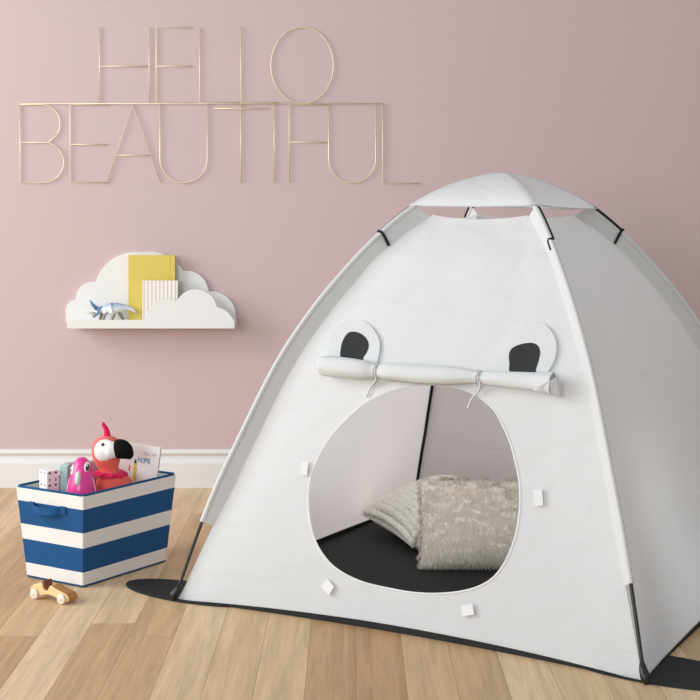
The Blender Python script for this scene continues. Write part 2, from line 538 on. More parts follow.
DOOR_PX = [(433,384.5),(452,386.5),(470,392),(484,400.5),(497,414),(507,434),(514,455),(518.5,478),(520,500),(518,523),(512.5,546),(503,566),(490,580.5),(470,589.5),(443,593.5),
           (415,593),(390,589),(364,582.5),(343,573),(328,561),(317,544),(311,525),(308.3,505),(309.2,485),(314,467),(323,448),(335,431),(352,414),(372,399),(395,389.5),(414,385.5)]
door_uv = [Vector(front_uv(*p)) for p in DOOR_PX]
door_uv = smooth_closed(door_uv, 5)

def tri_patch(outline, hole, n, mapf):
    """triangulated uv region (outside the hole / inside the outline) mapped to space"""
    pts = []; edges = []
    def ring(poly):
        o = len(pts)
        for p in poly: pts.append(Vector(p))
        for i in range(len(poly)): edges.append((o + i, o + (i + 1) % len(poly)))
    ring(outline)
    if hole: ring(hole)
    us = [p[0] for p in outline]; vs_ = [p[1] for p in outline]
    u0, u1, v0, v1 = min(us), max(us), min(vs_), max(vs_)
    allb = [Vector(p) for p in outline] + [Vector(p) for p in (hole or [])]
    for i in range(1, n):
        for j in range(1, n):
            p = Vector((u0 + (u1-u0)*i/n, v0 + (v1-v0)*j/n))
            if not in_poly(p.x, p.y, outline): continue
            if hole and in_poly(p.x, p.y, hole): continue
            if min((p - q).length for q in allb) < 0.35 * min((u1-u0)/n, (v1-v0)/n): continue
            pts.append(p)
    V, E, Fc, *_ = delaunay_2d_cdt(pts, edges, [], 0, 1e-7)
    fs = []
    for f in Fc:
        c = sum((V[i] for i in f), Vector((0, 0))) / len(f)
        if not in_poly(c.x, c.y, outline): continue
        if hole and in_poly(c.x, c.y, hole): continue
        fs.append(tuple(f))
    return [mapf(p.x, p.y) for p in V], fs, V

n = 52
outer = [(i/n, 0.0) for i in range(n)] + [(1.0, j/n) for j in range(n)] + [(1 - i/n, 1.0) for i in range(n)] + [(0.0, 1 - j/n) for j in range(n)]
hole = [(p.x, p.y) for p in door_uv]
vs, fs, _ = tri_patch(outer, hole, n, lambda u, v: panel_at(0, 1, u, v))
fp = link('front_panel', vs, fs, M['canvas'], tent)
mb = MB()
mb.tube([panel_at(0, 1, p.x, p.y) + panel_normal(0, 1, p.x, p.y) * 0.001 for p in door_uv], 0.0028, n=8, closed=True)
mb.build('door_piping', M['canvas'], tent)

def applique(name, px, mat, off, thick, parent, n=12, sm=5, corner=False):
    uv = [Vector(front_uv(*p, off + thick)) for p in px]
    if not corner: uv = smooth_closed(uv, sm)
    poly = [(p.x, p.y) for p in uv]
    m = lambda h: (lambda u, v: panel_at(0, 1, u, v) + panel_normal(0, 1, u, v) * h)
    vs, fs, V = tri_patch(poly, None, n, m(off + thick))
    k = len(vs); vs = vs + [m(off)(p.x, p.y) for p in V]
    # find boundary
    cnt = {}
    for f in fs:
        for a, b in zip(f, f[1:] + f[:1]): cnt[(a, b)] = 1
    side = [(a, b, b + k, a + k) for (a, b) in cnt if (b, a) not in cnt]
    fs2 = fs + [tuple(i + k for i in f[::-1]) for f in fs] + side
    o = link(name, vs, fs2, mat, parent)
    sharp(o, 50)
    return o

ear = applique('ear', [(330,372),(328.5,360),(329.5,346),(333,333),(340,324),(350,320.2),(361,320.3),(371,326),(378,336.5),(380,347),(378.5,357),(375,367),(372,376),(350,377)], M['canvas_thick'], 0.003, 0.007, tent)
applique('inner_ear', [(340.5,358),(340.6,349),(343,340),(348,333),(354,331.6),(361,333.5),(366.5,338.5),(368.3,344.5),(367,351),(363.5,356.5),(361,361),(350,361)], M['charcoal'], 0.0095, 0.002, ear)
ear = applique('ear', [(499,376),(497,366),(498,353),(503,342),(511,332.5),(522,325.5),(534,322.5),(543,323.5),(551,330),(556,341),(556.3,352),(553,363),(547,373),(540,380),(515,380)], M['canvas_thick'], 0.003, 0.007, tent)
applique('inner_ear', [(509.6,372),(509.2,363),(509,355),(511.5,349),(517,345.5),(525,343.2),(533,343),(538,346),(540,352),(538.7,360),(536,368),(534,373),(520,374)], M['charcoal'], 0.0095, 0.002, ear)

for px in ([(302.3,461.5),(308.5,462.5),(306.5,475.5),(299.5,474.5)], [(327,578.5),(334,586.5),(329,595.5),(320.5,587)],
           [(532.5,490),(541.5,489.5),(542.5,505.5),(533.5,506.5)], [(461,606),(472.5,603.5),(474,614.5),(462,616.5)]):
    applique('door_tab', px, M['tab'], 0.008, 0.003, tent, n=4, corner=True)

# rolled-up door bundle
roll = [((319.5,365),4.5),((320.2,365),7.6),((322.5,365.3),9.4),((329,366.0),10.2),((340,367.2),10.4),((353,368.4),10.2),((365,369.6),9.4),((373,370.3),7.8),((377,370.8),6.6),((381,371.2),7.4),((389,372),8.8),
        ((405,373),9.2),((425,374.2),9.6),((445,375.2),9.3),((460,376),8.4),((472,376.6),7.0),((479,377.2),5.8),((483,377.5),6.2),((490,378.2),7.4),((505,379.4),8.2),((522,380.6),8.8),((538,382),9.6),((548,383),10.8),((553,383.6),11.3)]
cen = []; rad = []
for (p, r) in roll:
    h_ = 0.9 * max(r * 0.0029, 0.022) + 0.012
    u, v = front_uv(*p, h_)
    q = panel_at(0, 1, u, v, False); n_ = panel_normal(0, 1, u, v)
    rr = r * q.y / F
    cen.append(q + n_ * h_); rad.append(rr)
cs = smooth_open(cen, 5)
rs = [v.x for v in smooth_open([Vector((r, 0)) for r in rad], 5)]
NV = 40; vs = []; ref = None
axis = (cen[-1] - cen[0]).normalized()
nf = panel_normal(0, 1, 0.5, 0.3); upv = axis.cross(nf); upv = upv if upv.z > 0 else -upv
for i, (c, r) in enumerate(zip(cs, rs)):
    for j in range(NV):
        w = 2 * math.pi * j / NV
        wr = 1 + 0.11 * noise.noise(Vector((i * 0.07, math.cos(w) * 1.4, math.sin(w) * 1.4))) + 0.08 * noise.noise(Vector((i * 0.025 + math.cos(w)*0.8, w * 1.9 if w < math.pi else (2*math.pi - w) * 1.9, 4)))
        vs.append(c + (upv * math.sin(w) + nf * math.cos(w) * 0.92) * r * wr)
k = len(cs)
fs = [(i*NV+j, i*NV+(j+1) % NV, (i+1)*NV+(j+1) % NV, (i+1)*NV+j) for i in range(k-1) for j in range(NV)]
fs.append(tuple(range(NV))[::-1])
# hollow right end: a wall folding back inside, then the coil closes
last = (k-1)*NV
for step, (dep, sc) in enumerate(((0.0, 0.86), (-0.05, 0.78), (-0.055, 0.2))):
    o = len(vs)
    for j in range(NV):
        vs.append(cs[-1] + axis * dep + (vs[last + j] - cs[-1]) * sc)
    pr = last if step == 0 else o - NV
    fs += [(pr+j, pr+(j+1) % NV, o+(j+1) % NV, o+j) for j in range(NV)]
fs.append(tuple(range(len(vs)-NV, len(vs))))
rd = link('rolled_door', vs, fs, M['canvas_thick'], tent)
# loose corner of cloth folded over the right end
def on_roll(px, py, h):
    u, v = front_uv(px, py, h)
    return panel_at(0, 1, u, v, False) + panel_normal(0, 1, u, v) * h
fl = [[on_roll(534 + 24*a + 3*b*a, 388.5 - 12*a + b*(2 + 19*a) , 0.066 - 0.014*a + 0.012*math.sin(a*3.1)*(1-b) - 0.022*b*a) for a in [i/8 for i in range(9)]] for b in [j/5 for j in range(6)]]
vs = [p for r_ in fl for p in r_]
fs = [(j*9+i, j*9+i+1, (j+1)*9+i+1, (j+1)*9+i) for j in range(5) for i in range(8)]
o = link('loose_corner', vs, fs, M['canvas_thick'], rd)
md = o.modifiers.new('cloth', 'SOLIDIFY'); md.thickness = 0.003

def tie(px, ridx, tails):
    mb = MB()
    c = cen[ridx]; r = rad[ridx] * 1.04
    for dx in (-0.004, 0.004):
        mb.tube([c + axis*dx + (upv*math.sin(w) + nf*math.cos(w)) * r for w in [2*math.pi*j/24 for j in range(24)]], 0.0032, n=6, closed=True)
    mb.ball(c + nf * r * 1.02, 0.008, 0.008, 0.007)
    for tl in tails:
        pts = [c + nf * r * 1.02] + [on_roll(x, y, h) for x, y, h in tl]
        mb.tube(smooth_open(pts, 6), 0.0028, n=6)
    mb.build('door_tie', M['canvas_thick'], tent)
tie(377, 8, [[(376,379,.035),(371.5,386,.012),(368.5,392,.008),(366.5,397,.008)], [(377.5,378,.03),(374.5,383,.012),(371,387,.008)]])
tie(481, 16, [[(480,385,.035),(477.5,392,.014),(473,397,.010),(470,402,.010),(467.5,409,.010)], [(482,383,.03),(481,387,.016),(478.5,391,.010)]])

# roof cap, four gores
T_CAP = 0.290
def cap_at(k0, k1, u, t):
    def edge(k):
        p, d, n_ = pole_frame(k, max(t * (1.06 if k == 2 else 1.0), 0.004))
        return p + n_ * 0.012
    p = edge(k0).lerp(edge(k1), u)
    p.z -= 0.004 * 4*u*(1-u) * (t / T_CAP)
    return p
vs = []; fs = []
NG, NT = 12, 16
for k in range(4):
    o = len(vs)
    for j in range(NT + 1):
        for i in range(NG + 1):
            vs.append(cap_at(k, (k + 1) % 4, i / NG, T_CAP * j / NT))
    fs += [(o + j*(NG+1)+i, o + j*(NG+1)+i+1, o + (j+1)*(NG+1)+i+1, o + (j+1)*(NG+1)+i) for j in range(NT) for i in range(NG)]
cap = link('roof_cap', vs, fs, M['canvas'], tent)
bm = bmesh.new(); bm.from_mesh(cap.data); bmesh.ops.remove_doubles(bm, verts=bm.verts, dist=0.0008)
bmesh.ops.recalc_face_normals(bm, faces=bm.faces)
bm.to_mesh(cap.data); bm.free()
mb = MB()
for k in range(4):
    mb.tube([cap_at(k, (k+1) % 4, i / 10, T_CAP) for i in range(11)], 0.0020, n=6)
mb.build('cap_hem', M['canvas_thick'], cap)

# two crossing poles
for k0, k1, lift in ((0, 2, -0.004), (1, 3, 0.004)):
    pts = [pole_at(k0, 1 - i / 50) for i in range(50)] + [pole_at(k1, i / 50) for i in range(51)]
    for p in pts:
        p.z = max(0.012, p.z)
        p.z += lift * max(0, 1 - (p - Vector((CEN.x, CEN.y, p.z))).length / 0.15)
    mb = MB(); mb.tube(pts, 0.0052, n=10); mb.build('pole', M['black_plastic'], tent)

# sleeves with the strip of cloth that ties them to the tent body
T_END = [0.920, 0.922, 0.91, 0.91]
for k in range(4):
    mb = MB()
    ts = [T_CAP - 0.01 + (T_END[k] - T_CAP + 0.01) * i / 50 for i in range(51)]
    mb.tube([pole_at(k, t) for t in ts], 0.0078, n=12, caps=False)
    vs = []
    side = (CORN[(k + 1) % 4] - CORN[k - 1]).normalized()
    for t in ts:
        p, d, n_ = pole_frame(k, t)
        q = body_corner(k, t)
        vs += [p - n_ * 0.006, p.lerp(q, 0.5), q - n_ * 0.004]
    fs = [(3*i+a, 3*i+a+1, 3*i+a+4, 3*i+a+3) for i in range(50) for a in (0, 1)]
    mb.add(vs, fs)
    mb.build('pole_sleeve', M['canvas_thick'], tent)

# corner seam along the inner back corner
mb = MB(); mb.tube([body_corner(3, T_TOP + 0.05 + (0.985 - T_TOP - 0.05) * i / 40) + (CEN - CORN[3]).normalized() * 0.012 for i in range(41)], 0.0062, n=8)
mb.build('corner_seam', M['black_nylon'], tent)

# straps with clips between cap, pole and body
for k in range(4):
    mb = MB()
    toward = (CORN[{0: 3, 1: 2, 2: 1, 3: 0}[k]] - CORN[k]).normalized()
    tc_ = 0.388 if k != 1 else 0.405
    side = []
    for i in range(7):
        t = T_CAP + 0.005 + (tc_ - T_CAP - 0.005) * i / 6
        p, d, n_ = pole_frame(k, t)
        side.append(p + n_ * 0.008 + toward * 0.011)
    mb.tube(side, 0.0048, n=6)
    p, d, n_ = pole_frame(k, tc_)
    q = body_corner(k, tc_)
    f_ = -toward if k in (0, 3) else toward
    other = (CORN[{0: 1, 1: 0, 2: 3, 3: 2}[k]] - CORN[k]).normalized()
    q2 = body_corner(k, tc_ + 0.010)
    for sd in (toward, other):
        pts = [p + n_ * 0.0110, p + n_ * 0.004 + sd * 0.0100, p.lerp(q2, 0.5) + sd * 0.008, q2 + sd * 0.006 + n_ * 0.004]
        if k == 1 and sd is other: pts = pts[:2] + [p + sd*0.0105 - n_*0.002 + d*0.034]
        mb.tube(smooth_open(pts, 4), 0.0047 if k != 1 else 0.0036, n=6)
    mb.build('strap', M['black_nylon'], tent)

# feet at the pole ends
for k in range(4):
    p1, d, n_ = pole_frame(k, 0.985)
    r = (CORN[k] - CEN).normalized()
    top = pole_at(k, 0.984)
    mb = MB()
    g = CORN[k] + r * 0.002
    mb.tube([top, top.lerp(g, 0.3), Vector((g.x, g.y, 0.020)), Vector((g.x, g.y, 0.010)) + r * 0.002, Vector((g.x, g.y, 0.001)) + r * 0.004], [0.0070, 0.0105, 0.0135, 0.0115, 0.004], n=8)
    mb.build('foot', M['black_plastic'], tent)

# groundsheet tub
ring = []
for k in range(4):
    for i in range(24):
        q = panel_at(k, (k + 1) % 4, i / 24, 1.0, False)
        ring.append(q + (CEN - Vector((q.x, q.y, 0))).normalized() * 0.003)
R_ = len(ring)
vs = [Vector((q.x, q.y, 0.001)) for q in ring] + [Vector((q.x, q.y, q.z + 0.004)) for q in ring]
inner = [q + (CEN - Vector((q.x, q.y, 0))).normalized() * 0.006 for q in ring]
vs += [Vector((q.x, q.y, q.z + 0.004)) for q in inner] + [Vector((q.x, q.y, 0.010)) for q in inner]
fs = [tuple(range(R_))[::-1]]
for a in range(3):
    fs += [(a*R_+i, a*R_+(i+1) % R_, (a+1)*R_+(i+1) % R_, (a+1)*R_+i) for i in range(R_)]
fs.append(tuple(range(3*R_, 4*R_)))
gs = link('groundsheet', vs, fs, M['black_nylon'], tent, smooth=False)

# flat paw flaps lying beyond the two front corners
def paw(k, ax, per, L_, W_, c_):
    mb = MB()
    o = Vector(CORN[k])
    pts = []
    for i in range(48):
        w = 2 * math.pi * i / 48
        q = o + ax * (L_ * math.cos(w)) + per * (c_ + W_ * math.sin(w))
        pts.append(Vector((q.x, q.y, 0.0008)))
    mb.prism(pts, (0, 0, 0.0045))
    mb.build('paw_flap', M['black_nylon'], tent, smooth=False)
fdir = (CORN[1] - CORN[0]).normalized(); bdir = (CORN[3] - CORN[0]).normalized()
paw(0, -fdir, bdir, 0.25, 0.10, 0.095)
paw(1, fdir, bdir, 0.27, 0.115, 0.118)

# ------------------------------------------------------------------ cushions in the tent
def cushion(w, h, T, n, mat4, disp=None, pw=2.4, pinch=0.07, Tb=None):
    """pillow of two sewn faces; disp(x, y, a, b, side) is a relief along the surface normal"""
    vs = []; fs = []; idx = {}
    Tb = T if Tb is None else Tb
    ss = [math.sin((i / n - 0.5) * math.pi) for i in range(n + 1)]
    ss = [0.55 * s + 0.45 * (2 * i / n - 1) for i, s in enumerate(ss)]
    def base(a, b, side):
        x = a * w/2 * (1 - pinch * (1 - b*b)); y = b * h/2 * (1 - pinch * (1 - a*a))
        z = side * (T if side > 0 else Tb)/2 * max(0, (1 - abs(a)**pw) * (1 - abs(b)**pw)) ** 0.55
        return Vector((x, y, z))
    for side in (1, -1):
        for j, b in enumerate(ss):
            for i, a in enumerate(ss):
                edge = i in (0, n) or j in (0, n)
                if edge and side == -1: idx[(side, i, j)] = idx[(1, i, j)]; continue
                p = base(a, b, side)
                if disp and not edge:
                    e = 0.004
                    nn = (base(min(1, a+e), b, side) - base(max(-1, a-e), b, side)).cross(base(a, min(1, b+e), side) - base(a, max(-1, b-e), side))
                    nn.normalize()
                    p = p + nn * side * disp(p.x, p.y, a, b, side)
                idx[(side, i, j)] = len(vs); vs.append(mat4 @ p)
        for j in range(n):
            for i in range(n):
                f = [idx[(side, i, j)], idx[(side, i+1, j)], idx[(side, i+1, j+1)], idx[(side, i, j+1)]]
                fs.append(f if side == 1 else f[::-1])
    return vs, fs

FLOOR_IN = 0.011
# knitted cushion: plump cover with chunky raised stitches in staggered, alternately slanted rows
ex = Vector((0.90, 0.43, 0)).normalized()
tilt = math.radians(8)
exq = Vector((ex.x * math.cos(tilt), ex.y * math.cos(tilt), math.sin(tilt)))
ey = Vector((-ex.y, ex.x, 0)); ez = exq.cross(ey)
m3 = Matrix.Rotation(math.radians(7.5), 4, Vector((0.94, -0.35, 0))) @ Matrix((exq, ey, ez)).transposed().to_4x4()
ctr = Vector((0.045, 5.125)) + Vector((ex.x, ex.y)) * 0.192 - Vector((ey.x, ey.y)) * 0.192
KW, KT, KB, KP, KPI = 0.395, 0.175, 0.135, 2.2, 0.09
vs, fs = cushion(KW, KW, KT, 60, m3, lambda x, y, a, b, side: 0.0012 * math.sin(y * 260) if side < 0 else -0.009, pw=KP, pinch=KPI, Tb=KB)
zmin = min(v.z for v in vs)
off = Vector((ctr.x, ctr.y, FLOOR_IN - zmin))
vs = [v + off for v in vs]
kn = empty('knit_cushion', (ctr.x, ctr.y, FLOOR_IN), 'cream chunky-knit cushion lying in the tent behind the furry one', 'cushion')
link('cover', vs, fs, M['knit'], kn)
def kbase(a, b):
    x = a * KW/2 * (1 - KPI * (1 - b*b)); y = b * KW/2 * (1 - KPI * (1 - a*a))
    return Vector((x, y, KT/2 * max(0, (1 - abs(a)**KP) * (1 - abs(b)**KP)) ** 0.55))
mb = MB()
rows, cols_ = 17, 15
m33 = m3.to_3x3()
for r in range(rows):
    for c in range(cols_):
        a = -0.945 + 1.89 * r / (rows - 1)
        b = -0.93 + 1.86 * (c + (0.5 if r % 2 else 0.0)) / (cols_ - 0.5)
        if abs(b) > 0.97: continue
        e = 0.01
        p = kbase(a, b)
        tx = kbase(min(.999, a+e), b) - kbase(max(-.999, a-e), b); ty = kbase(a, min(.999, b+e)) - kbase(a, max(-.999, b-e))
        nn = tx.cross(ty).normalized(); tx.normalize(); ty = nn.cross(tx)
        sl = math.radians(38) * (1 if r % 2 else -1) + rng.normal(0, 0.14)
        u_ = tx * math.cos(sl) + ty * math.sin(sl); w_ = nn.cross(u_)
        k_ = 1 + rng.normal(0, 0.06)
        # steep flanks spread the stitches: stretch them to keep the cloth closed
        st = 1.0 / max(0.55, nn.z)
        mb.ball(m3 @ (p + nn * 0.0035) + off, 0.0120 * k_ * min(st, 1.2), 0.0158 * k_, 0.0170, m33 @ Matrix((u_, w_, nn)).transposed(), nu=12, nv=8)
mb.build('knit_stitching', M['knit'], kn)

# furry cushion propped upright
lean = math.radians(30); yaw = math.radians(-2)
bx = Vector((math.cos(yaw), math.sin(yaw), 0))
by = Vector((-math.sin(yaw) * math.sin(lean), math.cos(yaw) * math.sin(lean), math.cos(lean)))
bz = bx.cross(by)
m3 = Matrix((bx, by, bz)).transposed().to_4x4()
CW, CH, CT = 0.47, 0.300, 0.120
vs, fs = cushion(CW, CH, CT, 40, m3, None, pw=2.6, pinch=0.035)
zmin = min(v.z for v in vs)
foff = Vector((0.466, 4.640, FLOOR_IN - zmin + 0.004))
vs = [v + foff for v in vs]
fur = empty('fur_cushion', (foff.x, foff.y, FLOOR_IN), 'fluffy cream faux-fur cushion propped upright in the tent doorway', 'cushion')
fc = link('cover', vs, fs, M['fur_base'], fur)
# pile: many short tapered hairs, combed in wavy tufts
vsn = np.array([tuple(v) for v in vs]); tri = []
for f in fs:
    tri += [(f[0], f[1], f[2]), (f[0], f[2], f[3])]
tri = np.array(tri)
A, B, Cc = vsn[tri[:, 0]], vsn[tri[:, 1]], vsn[tri[:, 2]]
nr = np.cross(B - A, Cc - A); ar = np.linalg.norm(nr, axis=1); nr = nr / np.maximum(ar[:, None], 1e-12)
cenp = np.array(foff) * 1.0
good = ar > 1e-10
prob = np.where(good, ar, 0); prob = prob / prob.sum()
NH = 22000
ids = rng.choice(len(tri), NH, p=prob)
r1, r2 = rng.random(NH), rng.random(NH); s1 = np.sqrt(r1)
pos = A[ids] * (1 - s1)[:, None] + B[ids] * (s1 * (1 - r2))[:, None] + Cc[ids] * (s1 * r2)[:, None]
nor = nr[ids]
# make normals point outward
flip = np.einsum('ij,ij->i', nor, pos - cenp) < 0
nor[flip] *= -1
gx = np.array(bx); gy = np.array(by)
V_ = []; F_ = []; NRM = []
for i in range(NH):
    p = pos[i]; nn = nor[i]
    lx = float(np.dot(p - cenp, gx)); ly = float(np.dot(p - cenp, gy))
    wob = noise.noise(Vector((lx * 26, ly * 60, 1.0))); wob2 = noise.noise(Vector((lx * 18, ly * 45, 9.0)))
    comb = gx * (0.30 * wob2 + 0.20 * math.tanh(lx * 8)) + gy * (-0.50 + 1.0 * wob)
    d0 = nn * 0.50 + comb * 0.75 + rng.normal(0, 0.13, 3); d0 /= np.linalg.norm(d0)
    d1 = nn * 0.12 + comb * 1.0 + np.array((0, 0, -0.25)) + rng.normal(0, 0.16, 3); d1 /= np.linalg.norm(d1)
    L_ = 0.016 + 0.010 * rng.random()
    q0 = p - nn * 0.003; q1 = p + d0 * L_ * 0.5; q2 = q1 + d1 * L_ * 0.6
    a = np.cross(d0, nn); a /= max(1e-6, np.linalg.norm(a))
    o = len(V_)
    NRM.extend([tuple(nn * 0.9 + d0 * 0.15 + rng.normal(0, 0.08, 3))] * 5)
    for q, w in ((q0, 0.0013), (q1, 0.0010)):
        V_.append(q + a * w); V_.append(q - a * w)
    V_.append(q2)
    for f in ((o + 1, o, o + 2), (o + 1, o + 2, o + 3), (o + 3, o + 2, o + 4)):
        gn = np.cross(V_[f[1]] - V_[f[0]], V_[f[2]] - V_[f[0]])
        F_.append(f if np.dot(gn, nn) >= 0 else f[::-1])
V_ = np.array(V_); V_[:, 2] = np.maximum(V_[:, 2], FLOOR_IN + 0.001)
me = bpy.data.meshes.new('fur'); me.from_pydata([tuple(v) for v in (V_ - np.array(fur.location))], [], F_)
me.materials.append(M['fur']); me.polygons.foreach_set('use_smooth', [True] * len(me.polygons))
me.normals_split_custom_set_from_vertices([tuple(Vector(q).normalized()) for q in NRM])
fo = bpy.data.objects.new('fur', me); fo.parent = fur; fo['kind'] = 'stuff'; COL.objects.link(fo)

# ------------------------------------------------------------------ wire sign on the wall
SY = WALL_Y - 0.009
sign = empty('wire_wall_sign', P(220, 103, WALL_Y - 0.004), 'thin gold wire sign spelling HELLO BEAUTIFUL on the pink wall', 'wall sign')
WR = 0.0022
def wire(name, strokes):
    mb = MB()
    for st in strokes:
        closed = False
        if st[0] == 'closed': closed = True; st = st[1]
        mb.tube([P(x, y, SY) for x, y in st], WR, n=8, closed=closed)
    return mb.build(name, M['gold'], sign)
def arc(cx, cy, rx, ry, a0, a1, n=20):
    return [(cx + rx*math.cos(math.radians(a0 + (a1-a0)*i/n)), cy + ry*math.sin(math.radians(a0 + (a1-a0)*i/n))) for i in range(n + 1)]
letters = [
    [[(99.5,27),(99.5,103)], [(149.3,27),(149.3,103)], [(99.5,66.2),(149.3,66.2)]],                                  # H
    [[(192,27.5),(156.3,27.5),(156.3,103.2),(192,103.2)], [(156.3,66.2),(192,66.2)]],                                # E
    [[(199.7,27.5),(199.7,102.6),(240,102.6)]],                                                                      # L
    [[(241,27),(241,102.6),(278.5,102.6)]],                                                                          # L
    [('closed', arc(302.2, 65.3, 31.2, 38.3, 0, 352.8, 49))],                                                        # O
    [[(20.2,104.5),(20.2,182.6),(37,182.6)] + arc(43, 162.3, 20.8, 20.3, 90, -62, 16)[0:] + [(48,142.4),(20.2,142.4)],
     [(48,142.4)] + arc(42, 123.6, 18.3, 19.0, 60, -90, 16) + [(33,104.6),(20.2,104.6)]],                            # B
    [[(107,104.6),(70.2,104.6),(70.2,182.4),(107,182.4)], [(70.2,144.4),(107,144.4)]],                               # E
    [[(107.3,182.4),(132.2,104.4),(161,182.4)], [(116.6,155.2),(149.6,155.2)]],                                      # A
    [[(160,104),(160,159)] + arc(183.7, 159, 23.7, 23.6, 180, 0, 20) + [(207.4,104)]],                               # U
    [[(213.8,108.5),(268,108.5)], [(241,104),(241,182.5)]],                                                          # T
    [[(274.3,104),(274.3,183)]],                                                                                     # I
    [[(289.3,183),(289.3,104.6),(326.3,104.6)], [(289.3,142.2),(326.3,142.2)]],                                      # F
    [[(328.6,104.6),(328.6,159.5)] + arc(352.2, 159.5, 23.6, 23.2, 180, 0, 20) + [(375.8,104.6)]],                   # U
    [[(382.8,104),(382.8,183.4),(420,183.4)]],                                                                       # L
]
for st in letters:
    wire('letter', st)
wire('rail', [[(20,103.6),(383.4,103.6)]])
for x, y in ((99.5,40),(149.3,90),(192,103.2),(302,27),(20.2,110),(107,182.4),(183.7,182.6),(274.3,176),(352.2,182.7),(382.8,180)):
    p = P(x, y, SY); mb = MB(); mb.tube([p, Vector((p.x, WALL_Y, p.z))], 0.0016, n=6)
    mb.build('wall_pin', M['gold'], sign)

# ------------------------------------------------------------------ cloud shelf
SF = WALL_Y - 0.135         # front face
shelf = empty('cloud_shelf', P(150, 328, WALL_Y - 0.05), 'white cloud-shaped wall shelf with a scalloped front panel', 'shelf')
def cloud(circles, x0, x1, ybase, Y, n=170, minh=0):
    out = []
    for i in range(n + 1):
        x = x0 + (x1 - x0) * i / n
        ys = [ybase - minh]
        for cx, cy, r in circles:
            if abs(x - cx) < r: ys.append(cy - math.sqrt(r*r - (x-cx)**2))
        out.append((x, min(ys)))
    pts = [P(x0, ybase, Y)] + [P(x, y, Y) for x, y in out] + [P(x1, ybase, Y)]
    return pts
BK = WALL_Y - 0.018
mb = MB(); mb.prism(cloud([(77.3,311,11.6),(93,299,17.2),(136,294,42),(150,290.3,38.5),(186.2,293,22.4),(211.2,316.5,25)], 65.8, 236.2, 322, BK, minh=2), (0, 0.018, 0))
bevel(mb.build('back_panel', M['shelf'], shelf, smooth=False), 0.0015)
mb = MB(); mb.prism(cloud([(168,323.5,24),(196,310.5,21.2),(215,327,19.6)], 67, 234.6, 328.6, SF, minh=8.6), (0, 0.016, 0))
bevel(mb.build('front_panel', M['shelf'], shelf, smooth=False), 0.0015)
a = P(67, 322.5, SF); c = P(234.6, 328.2, SF)
SHELF_TOP = a.z
mb = MB(); mb.box((a.x + 0.001, SF + 0.016, c.z), (c.x - 0.001, WALL_Y - 0.018, SHELF_TOP))
mb.build('shelf_board', M['shelf'], shelf, smooth=False)

# yellow notebook
def book(name, x0, x1, ytop, Yf, th, label, cover, page, stripe=False):
    p0 = P(x0, ytop, Yf); p1 = P(x1, ytop, Yf)
    b = empty(name, ((p0.x+p1.x)/2, Yf + th/2, SHELF_TOP), label, 'book')
    z0, z1 = SHELF_TOP + 0.0006, p0.z
    mb = MB()
    mb.box((p0.x, Yf, z0), (p1.x, Yf + 0.0025, z1))
    mb.box((p0.x, Yf + th - 0.0025, z0), (p1.x, Yf + th, z1))
    mb.box((p0.x, Yf + 0.0025, z0), (p0.x + 0.0025, Yf + th - 0.0025, z1))
    o = mb.build('cover', cover, b, smooth=False)
    mb = MB(); mb.box((p0.x + 0.0025, Yf + 0.0025, z0 + 0.002), (p1.x - 0.002, Yf + th - 0.0025, z1 - 0.002))
    mb.build('pages', page, b, smooth=False)
    return b, p0, p1, z0, z1
b, p0, p1, z0, z1 = book('notebook', 128.4, 174.9, 255.2, WALL_Y - 0.060, 0.026, 'tall yellow cloth notebook standing at the back of the cloud shelf', M['yellow'], M['yellow_line'])
mb = MB()
mb.box((p1.x - 0.024, WALL_Y - 0.0612, z0 - 0.0003), (p1.x - 0.0205, WALL_Y - 0.060, z1 + 0.0006))
mb.build('elastic_band', M['yellow'], b, smooth=False)
book('striped_book', 142.3, 177.6, 280.6, WALL_Y - 0.090, 0.018, 'small white book with thin tan vertical stripes in front of the yellow notebook', M['stripes'], M['kraft'])

# dinosaur figurine
DY = WALL_Y - 0.088
dino = empty('dinosaur_figurine', (P(113, 320, DY).x, DY, SHELF_TOP), 'small blue and white horned dinosaur figurine on the cloud shelf', 'figurine')
sc_ = DY / F
def D(px, py, dy=0.0):
    p = P(px, py, DY); p.y += dy
    p.z = SHELF_TOP + (320.3 - py) * sc_ + 0.0006
    return p
def skin(name, nodes, edges, mat, parent, sub=2):
    me = bpy.data.meshes.new(name)
    off = base_of(parent)
    me.from_pydata([tuple(p - off) for p, _ in nodes], edges, [])
    o = bpy.data.objects.new(name, me); COL.objects.link(o)
    md = o.modifiers.new('skin', 'SKIN'); md.use_smooth_shade = True
    for i, (p, r) in enumerate(nodes):
        sv = me.skin_vertices[0].data[i]
        sv.radius = (r, r) if not isinstance(r, tuple) else r
        sv.use_root = (i == 0)
    sb = o.modifiers.new('sub', 'SUBSURF'); sb.levels = sub; sb.render_levels = sub
    dg = bpy.context.evaluated_depsgraph_get(); dg.update()
    me2 = bpy.data.meshes.new_from_object(o.evaluated_get(dg))
    bpy.data.objects.remove(o); me2.name = name
    o2 = bpy.data.objects.new(name, me2); me2.materials.clear(); me2.materials.append(mat)
    me2.polygons.foreach_set('use_smooth', [True] * len(me2.polygons))
    o2.parent = parent; COL.objects.link(o2)
    return o2
